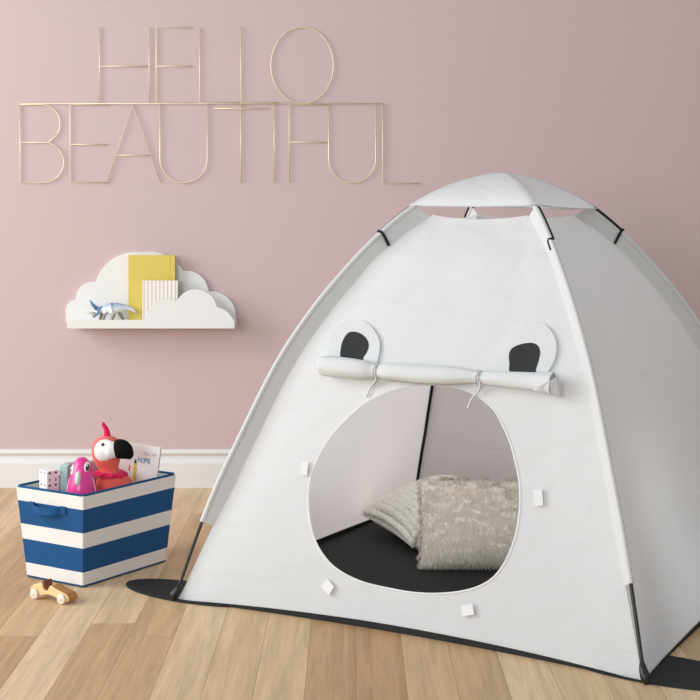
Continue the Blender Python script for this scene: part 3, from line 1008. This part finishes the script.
nd = [(D(112.5, 306.5), .0225), (D(118.5, 306.3), .0225), (D(123.5, 306.3), .0150), (D(129, 307), .0095), (D(133.5, 309), .0060), (D(137.5, 313), .0025),   # hips, tail
      (D(106.5, 307.6), .0195), (D(101.5, 309.2), .0140), (D(97, 310.6), .0125), (D(94, 314), .0090), (D(93.6, 317), .0055),                        # chest, neck, head, beak
      (D(105, 312.5, -.013), .0085), (D(104.3, 316.5, -.015), .0064), (D(103.0, 319.5, -.016), .0066),
      (D(101.5, 313.0, .013), .0080), (D(100.2, 316.5, .014), .0062), (D(98.8, 319.5, .014), .0064),
      (D(114.5, 311.8, -.014), .0105), (D(113.2, 316, -.017), .0072), (D(112.6, 319.5, -.018), .0070),
      (D(118.8, 311.5, .013), .0095), (D(121.3, 316, .015), .0066), (D(123.0, 319.5, .015), .0066)]
ed = [(0,1),(1,2),(2,3),(3,4),(4,5),(0,6),(6,7),(7,8),(8,9),(9,10),(6,11),(11,12),(12,13),(6,14),(14,15),(15,16),(0,17),(17,18),(18,19),(1,20),(20,21),(21,22)]
body = skin('body', nd, ed, M['dino_skin'], dino)
# neck frill: scalloped shield standing up behind the eyes, with one tall spike and a short one
mb = MB()
fr = [D(97.0, 315.0, -.018), D(99.0, 313.0, -.022), D(100.6, 309.5, -.020), D(99.8, 306.4, -.012), D(98.0, 305.2, 0), D(99.6, 306.4, .012), D(100.4, 309.5, .020), D(98.8, 313.0, .022), D(96.8, 315.0, .018)]
mb.prism(fr, (-0.006, 0, 0.001)); fo_ = mb.build('frill', M['dino_blue'], dino); bevel(fo_, 0.002)
for tip, root in (((89.8, 298.8), (97.2, 308)), ((102.0, 304.6), (99.0, 309.0))):
    for dy in (-.010, .010):
        a, c = D(*root, dy), D(*tip, dy * 1.5)
        mb = MB(); mb.tube([a, a.lerp(c, .5) + Vector((-.003, 0, -.001)), c], [.0070 if tip[0] < 95 else .005, .0045 if tip[0] < 95 else .0033, .0009], n=8)
        mb.build('frill_spike', M['dino_blue'], dino)
mb = MB(); mb.tube([D(93, 312.5), D(87, 311.6), D(82.5, 311.0)], [.0045, .0022, .0006], n=8); mb.build('nose_horn', M['horn'], dino)
for dy in (-.0125, .0125):
    mb = MB(); mb.ball(D(94.6, 311.4, dy), .003); mb.build('eye', M['eye_black'], dino)

# ------------------------------------------------------------------ striped toy bin
BF = Vector((-0.8365, 4.386, 0)); BL_ = Vector((-1.042, 4.516, 0)); BR_ = Vector((-0.6185, 4.706, 0)); BB_ = BL_ + BR_ - BF
BH, BE = 0.297, 0.0245
da = (BL_ - BF).normalized(); db = (BR_ - BF).normalized()
bc = (BL_ + BR_) / 2
bin_ = empty('toy_bin', bc, 'tapered canvas toy bin with navy and white horizontal stripes', 'storage bin')
def bin_ring(h, inset=0.0):
    e = BE * h / BH - inset
    return [BF + (-da - db) * e + Vector((0, 0, h)), BR_ + (-da + db) * e + Vector((0, 0, h)), BB_ + (da + db) * e + Vector((0, 0, h)), BL_ + (da - db) * e + Vector((0, 0, h))]
hs = [0.0, 0.006, 0.046, 0.125, 0.174, 0.249, 0.292]
hs = [0.0012] + [BH * f for f in (0.026, 0.165, 0.425, 0.590, 0.842, 0.985)]
cols = [1, 0, 1, 0, 1, 0]
vs = []; fs = []; fm = []
for h in hs: vs += bin_ring(h)
for i, cmat in enumerate(cols):
    for j in range(4):
        fs.append((i*4+j, i*4+(j+1) % 4, (i+1)*4+(j+1) % 4, (i+1)*4+j)); fm.append(cmat)
o = len(vs)
vs += bin_ring(hs[-1], 0.007); vs += bin_ring(0.008, 0.007)
k = (len(hs)-1)*4
for a in (0, 4):
    for j in range(4):
        p_ = (k if a == 0 else o)
        q_ = (o if a == 0 else o + 4)
        fs.append((p_+j, p_+(j+1) % 4, q_+(j+1) % 4, q_+j)); fm.append(2)
fs.append((o+4, o+5, o+6, o+7)); fm.append(2)
fs.append((3, 2, 1, 0)); fm.append(1)
body = link('bin_body', vs, fs, None, bin_, smooth=False, mats=[M['bin_white'], M['bin_blue'], M['bin_lining']], fmat=fm)
bevel(body, 0.003, 2, 60)
mb = MB()
rim = bin_ring(BH - 0.002, 0.0035)
r2 = []
for j in range(4):
    r2 += [rim[j].lerp(rim[(j+1) % 4], f) for f in (0.02, 0.5, 0.98)]
mb.tube(r2, 0.0042, n=8, closed=True)
mb.build('rim_binding', M['bin_blue'], bin_)
for (c0, c1, out) in ((0, 3, -db), (1, 2, db)):
    hz_ = 0.240
    rg = bin_ring(hz_); A_, B_ = rg[c0], rg[c1]
    ax = (B_ - A_).normalized()
    m_ = (A_ + B_) / 2 + ax * 0.008
    hw = 0.076
    pts = [m_ - ax*hw + out*0.002, m_ - ax*(hw-.018) + out*0.004, m_ - ax*(hw-.030) + out*0.016 + Vector((0,0,-.004)), m_ - ax*.020 + out*0.024 + Vector((0,0,-.006)),
           m_ + ax*.020 + out*0.024 + Vector((0,0,-.006)), m_ + ax*(hw-.030) + out*0.016 + Vector((0,0,-.004)), m_ + ax*(hw-.018) + out*0.004, m_ + ax*hw + out*0.002]
    pts = smooth_open(pts, 5)
    vs = []; fs = []
    for i, p in enumerate(pts):
        t = (pts[min(i+1, len(pts)-1)] - pts[max(i-1, 0)]).normalized()
        nn = t.cross(Vector((0, 0, 1))).normalized()
        if nn.dot(out) < 0: nn = -nn
        z_ = Vector((0, 0, 0.0115))
        vs += [p - z_, p + z_, p + z_ + nn*0.0035, p - z_ + nn*0.0035]
    for i in range(len(pts)-1):
        for j in range(4):
            fs.append((i*4+j, i*4+(j+1) % 4, (i+1)*4+(j+1) % 4, (i+1)*4+j))
    fs += [(3,2,1,0), tuple(range(len(vs)-4, len(vs)))]
    hd = link('handle', vs, fs, M['bin_blue'], bin_, smooth=True); sharp(hd, 50)
    for s in (-1, 1):
        mb = MB(); c = m_ + ax*s*(hw-0.008)
        fr_ = Matrix((ax, out, Vector((0,0,1)))).transposed().to_4x4(); fr_.translation = c
        mb.box((-.012, 0.0005, -.0125), (.012, .0045, .0125), mat=fr_)
        bevel(mb.build('handle_patch', M['bin_blue'], hd, smooth=False), 0.0015)

BZ = 0.0085   # inside floor of the bin
def bin_at(px, py, Y):
    p = P(px, py, Y); return p

# pink bird toy
py_ = 4.505; s_ = py_ / F
bc_ = P(82.0, 480, py_)
bird = empty('bird_toy', (bc_.x, bc_.y, BZ), 'glossy pink cone-shaped bird toy with big eyes in the striped bin', 'toy')
prof_px = [(457, 0.3), (457.4, 2.6), (458.6, 4.8), (461, 7.0), (464.5, 8.9), (469, 10.4), (475, 11.8), (482, 13.4), (490, 14.9), (500, 15.4), (520, 15.4)]
cs_, rs_ = [], []
for y, r in prof_px[::-1]:
    cs_.append(Vector((bc_.x, bc_.y, EYE - (y - HZ) * s_))); rs_.append(r * s_)
cs_ = [Vector((bc_.x, bc_.y, BZ)), Vector((bc_.x, bc_.y, BZ + 0.01))] + cs_; rs_ = [0.044, 0.048] + rs_
mb = MB(); mb.loft(cs_, rs_, n=36); mb.build('body', M['pink_gloss'], bird)
def bird_r(y):
    for (y0, r0), (y1, r1) in zip(prof_px, prof_px[1:]):
        if y0 <= y <= y1: return (r0 + (r1 - r0) * (y - y0) / (y1 - y0)) * s_
def on_bird(px, py, lift=0.0):
    r = bird_r(py); x = (px - 82.0) * s_; x = max(-r*.97, min(r*.97, x))
    y = -math.sqrt(r*r - x*x)
    nn = Vector((x, y, 0.25 * r)).normalized()
    return Vector((bc_.x + x, bc_.y + y, EYE - (py - HZ) * s_)) + nn * lift, nn
for ex_, ey_, tl in ((73.2, 468.6, 0.25), (88.2, 465.6, -0.35)):
    c, nn = on_bird(ex_, ey_)
    fr_ = frame(nn) @ Matrix.Rotation(tl, 3, 'Z')
    mb = MB(); mb.ball(c, 0.0100, 0.0165, 0.0028, fr_)
    e_ = mb.build('eye', M['white_gloss'], bird)
    mb = MB(); mb.ball(c + nn * 0.0015 + Vector((0.001, 0, -0.002)), 0.0065, 0.0115, 0.0028, fr_); pu = mb.build('pupil', M['eye_black'], e_)
    mb = MB(); mb.ball(c + nn * 0.0042 + Vector((-0.001, 0, 0.0035)), 0.0022, 0.0030, 0.0012, fr_); mb.build('eye_glint', M['white_gloss'], e_)
c, nn = on_bird(80.2, 476)
mb = MB(); mb.ball(c, 0.0092, 0.0235, 0.010, frame(nn)); mb.build('beak', M['pale_mint'], bird)
for sgn in (-1, 1):
    pts = []
    for y in (477, 482, 487, 492, 498):
        q, nn = on_bird(82 + sgn * (bird_r(y) / s_ - 0.55 + (-(492 - y) * 0.02)), y, 0.0005); pts.append(q)
    mb = MB(); mb.tube(smooth_open(pts, 4), 0.0012, n=6); mb.build('wing_line', M['white_gloss'], bird)

# patterned box, mint box, lilac box
def box_thing(name, corner_px, Y, w, d, top_py, yaw, mat, label, cat='box'):
    c = P(corner_px, top_py, Y)
    R = Matrix.Rotation(math.radians(yaw), 4, 'Z'); R.translation = Vector((c.x, c.y, 0))
    mb = MB(); mb.box((0, 0, BZ + 0.0005), (w, d, c.z), mat=R)
    cc = R @ Vector((w/2, d/2, 0)); cc.z = BZ
    return mb, R, cc, c.z
# white box with dark triangles: near corner column at 47.5
Yb = 4.505
mb, R, cc, zt = box_thing('x', 48, Yb, 0.052, 0.062, 470.0, 0, None, '')
yawb = 42
R = Matrix.Rotation(math.radians(yawb), 4, 'Z'); R.translation = P(47, 470, Yb).xyz * 1.0; R.translation.z = 0
zt = P(48, 471.5, Yb).z
pbox = empty('patterned_box', (R @ Vector((0.02, 0.025, 0))).xyz + Vector((0, 0, BZ)), 'small white box printed with dark triangles at the left end of the striped bin', 'box')
mb = MB(); mb.box((0, 0, BZ + .0005), (0.044, 0.050, zt), mat=R); bevel(mb.build('carton', M['cover_white'], pbox, smooth=False), 0.0015)
mb = MB()
def tri_on(face, u, v, s, down=False):
    sg = -1 if down else 1
    pts = [(u - s, v - s*0.6*sg), (u + s, v - s*0.6*sg), (u, v + s*0.8*sg)]
    if face == 'front': q = [R @ Vector((a, -0.0004, b)) for a, b in pts]; ax_ = (R.to_3x3() @ Vector((0, 0.0008, 0)))
    else: q = [R @ Vector((-0.0004, a, b)) for a, b in pts]; ax_ = (R.to_3x3() @ Vector((0.0008, 0, 0)))
    mb.prism(q, ax_)
for u in (0.010, 0.032):
    for kx, v in enumerate((zt - 0.006, zt - 0.026, zt - 0.046, zt - 0.066)):
        if kx % 2: tri_on('front', u, v, 0.0032); tri_on('front', u, v - 0.006, 0.0032, True)
        else: tri_on('front', u, v, 0.0060)
for u in (0.012, 0.036):
    for kx, v in enumerate((zt - 0.006, zt - 0.026, zt - 0.046)):
        tri_on('side', u, v, 0.0050 if kx % 2 == 0 else 0.0025)
mb.build('triangle_print', M['ink_black'], pbox, smooth=False)

R = Matrix.Rotation(math.radians(0), 4, 'Z'); q = P(59.5, 466.5, 4.545); R.translation = Vector((q.x, q.y, 0))
mb = MB(); mb.box((0, 0, BZ + .0005), (0.026, 0.045, q.z), mat=R)
o = mb.build('mint_box', M['mint'], smooth=False, base=R @ Vector((.013, .022, BZ))); bevel(o, 0.0015)
tag(o, 'pale mint box between the triangle-print box and the lilac one', 'box')
R = Matrix.Rotation(math.radians(30), 4, 'Z'); q = P(65.4, 465.0, 4.60); R.translation = Vector((q.x, q.y, 0))
mb = MB(); mb.box((0, 0, BZ + .0005), (0.112, 0.024, q.z + 0.004), mat=R)
o = mb.build('lilac_box', M['lilac'], smooth=False, base=R @ Vector((.056, .012, BZ))); bevel(o, 0.0015)
tag(o, 'dusty lilac box standing behind the pink bird toy', 'box')

# coral plush bird
FY = 4.600; fs_ = FY / F
def Q(px, py, dy=0.0):
    return P(px, py, FY + dy)
plush = empty('flamingo_plush', (Q(114, 500).x, FY, BZ), 'coral plush flamingo with black beak and pink ruffle in the striped bin', 'plush toy')
body_px = [(114,486,18.8),(114,481,17.8),(113.5,477,15.5),(112,474,12.2),(110,471,10.2),(108.5,468,10.0),(107.5,465,11.2),(107,461,12.9),(106.6,456,14.2),(106.3,451,14.6),(106.2,446.5,14.0),(106.4,442.5,12.6),(106.7,439.5,10.6),(107,437.3,7.8),(107.2,436,4.6),(107.2,435.5,1.0)]
cs_ = [Vector((Q(114, 480).x, FY, BZ + z)) for z in (0.0, 0.006, 0.03, 0.09)] ; rs_ = [0.028, 0.036, 0.042, 0.050]
cs_ += [Q(x, y) for x, y, r in body_px]; rs_ += [r * fs_ for x, y, r in body_px]
mb = MB(); mb.loft(cs_, rs_, n=36); mb.build('body', M['coral'], plush)
HC = Q(106.3, 450.5); HR = 14.6 * fs_
fd = Vector((0.05, -0.98, 0.15)).normalized(); fr_ = frame(fd)
vs = []; fs = []; NA, NB = 30, 8
for i in range(NB + 1):
    th = math.radians(51) * i / NB
    for j in range(NA):
        w = 2 * math.pi * j / NA
        d = fr_ @ Vector((math.sin(th)*math.cos(w)*0.98, math.sin(th)*math.sin(w)*1.05, math.cos(th)))
        vs.append(HC + d.normalized() * HR * (1.07 if i < NB else 0.99))
for i in range(NB):
    for j in range(NA): fs.append((i*NA+j, i*NA+(j+1) % NA, (i+1)*NA+(j+1) % NA, (i+1)*NA+j))
fs.append(tuple(range(NA)))
fp_ = link('face_patch', vs, fs, M['plush_white'], plush)
mb = MB(); mb.tube([Q(108, 450.5, -.034), Q(112, 450, -.036), Q(116, 449.5, -.036), Q(119, 449.5, -.036)], [9.5*fs_, 8.8*fs_, 7.6*fs_, 6.4*fs_], n=24); mb.build('muzzle', M['plush_white'], plush)
bk = [((112.8,446.6),1.2),((113.3,446.7),5.0),((115.3,447.1),7.8),((118.4,447.9),9.1),((121.6,449.3),9.6),((124.6,451.2),9.0),((127,453.4),7.6),((128.8,455.6),5.7),((129.8,457.6),3.7),((130.3,459),1.4)]
mb = MB(); mb.tube(smooth_open([Q(x, y, -.036) for (x, y), r in bk], 3), [v.x for v in smooth_open([Vector((r*fs_, 0)) for _, r in bk], 3)], n=24)
mb.build('beak', M['plush_black'], plush)
mb = MB(); q = Q(102.7, 445.0, -0.048) ; dx = q.x - HC.x; dz = q.z - HC.z; yy = -math.sqrt(HR*HR*1.14 - dx*dx - dz*dz)
mb.ball(Vector((q.x, FY + yy, q.z)), 0.0058, 0.0035, 0.0058); mb.build('eye', M['eye_black'], plush)
cr_ = [((107.4,438.5),3.6),((107.2,434),3.2),((106.6,430.5),2.8),((105.2,427.5),2.3),((103.8,425.5),2.1),((103.5,423.6),1.9),((104.2,422.6),1.0)]
mb = MB(); mb.tube(smooth_open([Q(x, y) for (x, y), r in cr_], 4), [v.x for v in smooth_open([Vector((r*fs_, 0)) for _, r in cr_], 4)], n=12)
mb.build('crest', M['hot_pink'], plush)
vs = []; fs = []; NA = 72
rc = Q(110.5, 471.0)
for lay, (r, z0) in enumerate(((9.0, 0.002), (13, 0.000), (16.5, -0.007), (16.8, -0.012), (13, -0.006), (9.0, -0.004))):
    for j in range(NA):
        w = 2 * math.pi * j / NA
        amp = 0.0032 * max(0, (r - 9) / 8)
        rr = (r + 0.9 * math.sin(9 * w + 1) * (r - 9) / 8) * fs_
        vs.append(rc + Vector((rr * math.cos(w), rr * math.sin(w), z0 + amp * math.sin(9 * w) + 0.10 * rr * math.cos(w) * -0.4)))
L6 = 6
for l in range(L6):
    l2 = (l + 1) % L6
    for j in range(NA): fs.append((l*NA+j, l*NA+(j+1) % NA, l2*NA+(j+1) % NA, l2*NA+j))
link('ruffle', vs, fs, M['hot_pink'], plush)

# white picture book leaning in the back of the bin
TL, TR = P(131.5, 444.2, 4.690), P(160.4, 448.0, 4.672)
BW = (TR - TL).length; phi = math.radians(7.0)
bh = Vector((TR.x - TL.x, TR.y - TL.y, 0)).normalized(); nrm = Vector((bh.y, -bh.x, 0))
if nrm.y > 0: nrm = -nrm
bxd = bh * math.cos(phi) - Vector((0, 0, math.sin(phi)))
bdn = -bh * math.sin(phi) - Vector((0, 0, math.cos(phi)))
W_ = BW + 0.040
L0 = TR - bxd * W_
BKH = (TR.z - BZ - 0.001) / math.cos(phi)
pb = empty('picture_book', Vector((TR.x - 0.09, TR.y, BZ)), 'white picture book with hand-lettered cover at the right end of the striped bin', 'book')
def bk_pt(s, t, dep=0.0):
    """s along the width from the left, t down from the top"""
    return L0 + bxd * s + bdn * t - nrm * dep
def slab(mb, s0, s1, d0, d1, t0=0.0):
    b_ = [bk_pt(s0, t0, d0), bk_pt(s1, t0, d0), bk_pt(s1, t0, d1), bk_pt(s0, t0, d1)]
    lo = [bk_pt(s0, BKH, d0), bk_pt(s1, BKH, d0), bk_pt(s1, BKH, d1), bk_pt(s0, BKH, d1)]
    mb.add(lo + b_, [(0,3,2,1),(4,5,6,7),(0,1,5,4),(1,2,6,5),(2,3,7,6),(3,0,4,7)])
mb = MB(); slab(mb, 0, W_, 0, 0.002); slab(mb, 0, W_, 0.012, 0.014); slab(mb, 0, 0.002, 0.002, 0.012)
mb.build('cover', M['cover_white'], pb, smooth=False)
mb = MB(); slab(mb, 0.002, W_ - 0.002, 0.002, 0.012, 0.002); mb.build('pages', M['kraft'], pb, smooth=False)
zaxis = Vector((0, 0, 1))
def text_on_book(txt, s, t, size, mat, name, step, mats=None):
    for i, ch in enumerate(txt):
        cu = bpy.data.curves.new('t', 'FONT'); cu.body = ch; cu.size = size; cu.extrude = 0.0002
        to = bpy.data.objects.new('t', cu); COL.objects.link(to)
        dg = bpy.context.evaluated_depsgraph_get()
        me = bpy.data.meshes.new_from_object(to.evaluated_get(dg))
        bpy.data.objects.remove(to)
        xs = [v.co.x for v in me.vertices]; cx_ = (min(xs) + max(xs)) / 2
        off = base_of(pb)
        for v in me.vertices:
            x, y, z = v.co
            x = (x - cx_) * 0.72
            w = 0.06 * (1 if i % 2 else -1)
            x2 = x * math.cos(w) - y * math.sin(w); y2 = x * math.sin(w) + y * math.cos(w)
            v.co = bk_pt(s + i * step + x2, t - y2 + (0.0015 if i % 2 else 0), -0.0004 - z) - off
        me.materials.clear(); me.materials.append(mats[i % len(mats)] if mats else mat)
        o = bpy.data.objects.new(name, me); o.parent = pb; COL.objects.link(o)
sx = lambda px: 0.040 + (px - 131.5) / (160.4 - 131.5) * BW
text_on_book('FOLLOW', sx(145.2), 0.0310, 0.0150, M['ink_pink'], 'title_letter', (sx(156) - sx(145)) / 5)
text_on_book('HOME', sx(141), 0.0575, 0.0250, M['ink_teal'], 'title_letter', (sx(151.5) - sx(141)) / 3, [M['ink_teal'], M['ink_teal'], M['ink_navy'], M['ink_teal']])
def flat(mb, pts):
    mb.prism([bk_pt(s, t, -0.0002) for s, t in pts], nrm * 0.0006)
mb = MB(); flat(mb, [(sx(136.1), .062), (sx(138.8), .062), (sx(139.9), .125), (sx(136.9), .125)]); mb.build('pencil_drawing', M['ink_yellow'], pb, smooth=False)
mb = MB(); flat(mb, [(sx(136.1), .062), (sx(137.4), .047), (sx(138.8), .062), (sx(137.5), .066)]); mb.build('pencil_point', M['ink_black'], pb, smooth=False)
mb = MB(); flat(mb, [(sx(131.7), .072), (sx(132.4), .072), (sx(132.7), .092), (sx(131.3), .092)]); flat(mb, [(sx(132), .0775), (sx(142), .084), (sx(142), .0850), (sx(132), .0788)])
mb.build('cross_drawing', M['ink_red'], pb, smooth=False)

# ------------------------------------------------------------------ wooden toy car
W1 = G(34.2, 599.2); W2 = G(61.2, 604.6)
cd = (W2 - W1).normalized(); cw = Vector((-cd.y, cd.x, 0)); cw = cw if cw.y > 0 else -cw      # cd: towards the nose, cw: away from the viewer
CWID = 0.050
car = empty('toy_car', (W1 + W2) / 2 + cw * CWID / 2, 'small wooden toy roadster on the floor beside the striped bin', 'toy car')
wb = (W2 - W1).length; WRAD = 0.0160
def K(s, z, w=0.0):
    return W1 + cd * s + cw * w + Vector((0, 0, z))
side = [(-.016,.016),(-.020,.024),(-.019,.033),(-.010,.041),(.004,.046),(.020,.050),(.028,.050),(.031,.042),(.035,.034),(.042,.031),(.049,.032),(.054,.040),(.059,.0475),(.066,.0475),(.076,.043),(.090,.0385),(.106,.0345),(.124,.030),(.133,.021),(.133,.011),(.122,.009),(.100,.009),(.080,.016),(.060,.019),(.040,.018),(.022,.012),(.000,.011)]
sd = smooth_closed([Vector(p) for p in side], 3)
mb = MB(); mb.prism([K(p.x, p.y, 0.004) for p in sd], cw * (CWID - 0.008))
bodyc = mb.build('body', M['car_wood'], car, smooth=True); sharp(bodyc, 45); bevel(bodyc, 0.003, 2, 50)
# honey wood hood and grille panel
top = [(.062,.0485),(.070,.0465),(.090,.0395),(.106,.0355),(.124,.0312),(.1345,.0215),(.1345,.0105),(.1325,.0105),(.1318,.0205),(.122,.0285),(.105,.033),(.090,.037),(.070,.043),(.062,.045)]
mb = MB(); mb.prism([K(s, z, 0.0090) for s, z in top], cw * (CWID - 0.0135)); hd = mb.build('hood', M['car_hood'], car, smooth=False); bevel(hd, 0.001)
# seat: walnut backrest block in the cockpit
st = [(.0265,.036),(.0245,.056),(.0285,.0585),(.0325,.0565),(.036,.038),(.047,.0345),(.047,.031),(.034,.030)]
mb = MB(); mb.prism([K(s, z, 0.0065) for s, z in st], cw * (CWID - 0.013)); stt = mb.build('seat', M['car_seat'], car, smooth=False); bevel(stt, 0.002, 2, 30)
for s in (0.0, wb):
    for side_w in (0, 1):
        w0 = -0.005 if side_w == 0 else CWID - 0.0045
        mb = MB()
        c0 = K(s, WRAD, w0); ax = cw * 0.0095
        prof_w = [(0.0, .0), (0.0, .0055), (.0008, .0065), (.0002, .0075), (0.0, .0105), (.0012, .0136), (.0035, WRAD), (.0065, WRAD), (.0088, .0136), (.0095, .0105), (.0095, 0.0)]
        vs = []; NW = 28
        for d, r in prof_w:
            for j in range(NW):
                w = 2*math.pi*j/NW
                vs.append(c0 + cw * d + cd * (r*math.cos(w)) + Vector((0, 0, r*math.sin(w))))
        fs = [(i*NW+j, i*NW+(j+1) % NW, (i+1)*NW+(j+1) % NW, (i+1)*NW+j) for i in range(len(prof_w)-1) for j in range(NW)]
        wh = link('wheel', vs, fs, M['wheel'], car)
        bm = bmesh.new(); bm.from_mesh(wh.data); bmesh.ops.remove_doubles(bm, verts=bm.verts, dist=1e-5); bm.to_mesh(wh.data); bm.free()
        mb = MB(); cc = K(s, WRAD, w0 - 0.001 if side_w == 0 else w0 + 0.0105); mb.ball(cc, 0.0042, 0.0042, 0.002, frame(cw)); mb.build('axle_peg', M['wheel'], wh)

# ------------------------------------------------------------------ light, world, camera
w = bpy.data.worlds.new('World'); scene.world = w; w.use_nodes = True
bg = w.node_tree.nodes['Background']; bg.inputs['Color'].default_value = (0.945, 0.975, 1.0, 1); bg.inputs['Strength'].default_value = 0.53

def area(name, loc, target, sx, sy, power, col=(1, 1, 1)):
    l = bpy.data.lights.new(name, 'AREA'); l.shape = 'RECTANGLE'; l.size = sx; l.size_y = sy; l.energy = power; l.color = col
    o = bpy.data.objects.new(name, l); o.location = loc
    o.rotation_euler = (Vector(target) - Vector(loc)).to_track_quat('-Z', 'Y').to_euler()
    COL.objects.link(o)
    return o
area('window_and_fill_light', (-5.0, 3.4, 2.4), (0.1, 4.7, 0.6), 3.2, 3.0, 235, (0.955, 0.985, 1.0))
area('window_and_fill_light', (-2.9, -2.2, 2.0), (0.3, 4.6, 0.5), 2.4, 2.2, 150, (0.955, 0.985, 1.0))  # fill lamp added at front left to brighten the tent interior, no window there

cam = bpy.data.cameras.new('Camera'); cam.sensor_fit = 'HORIZONTAL'; cam.sensor_width = 36.0
cam.lens = F / 700 * 36.0
cam.shift_x = 0.0; cam.shift_y = -(350 - HZ) / 700
cam.clip_start = 0.05; cam.clip_end = 50
co = bpy.data.objects.new('Camera', cam); co.location = (0, 0, EYE); co.rotation_euler = (math.pi / 2, 0, 0)
COL.objects.link(co); scene.camera = co

scene.cycles.max_bounces = 16
scene.cycles.diffuse_bounces = 12
scene.cycles.transmission_bounces = 16

scene.view_settings.view_transform = 'Standard'
scene.view_settings.look = 'None'
scene.view_settings.exposure = 0.0
scene.view_settings.gamma = 1.0
scene.view_settings.use_curve_mapping = False
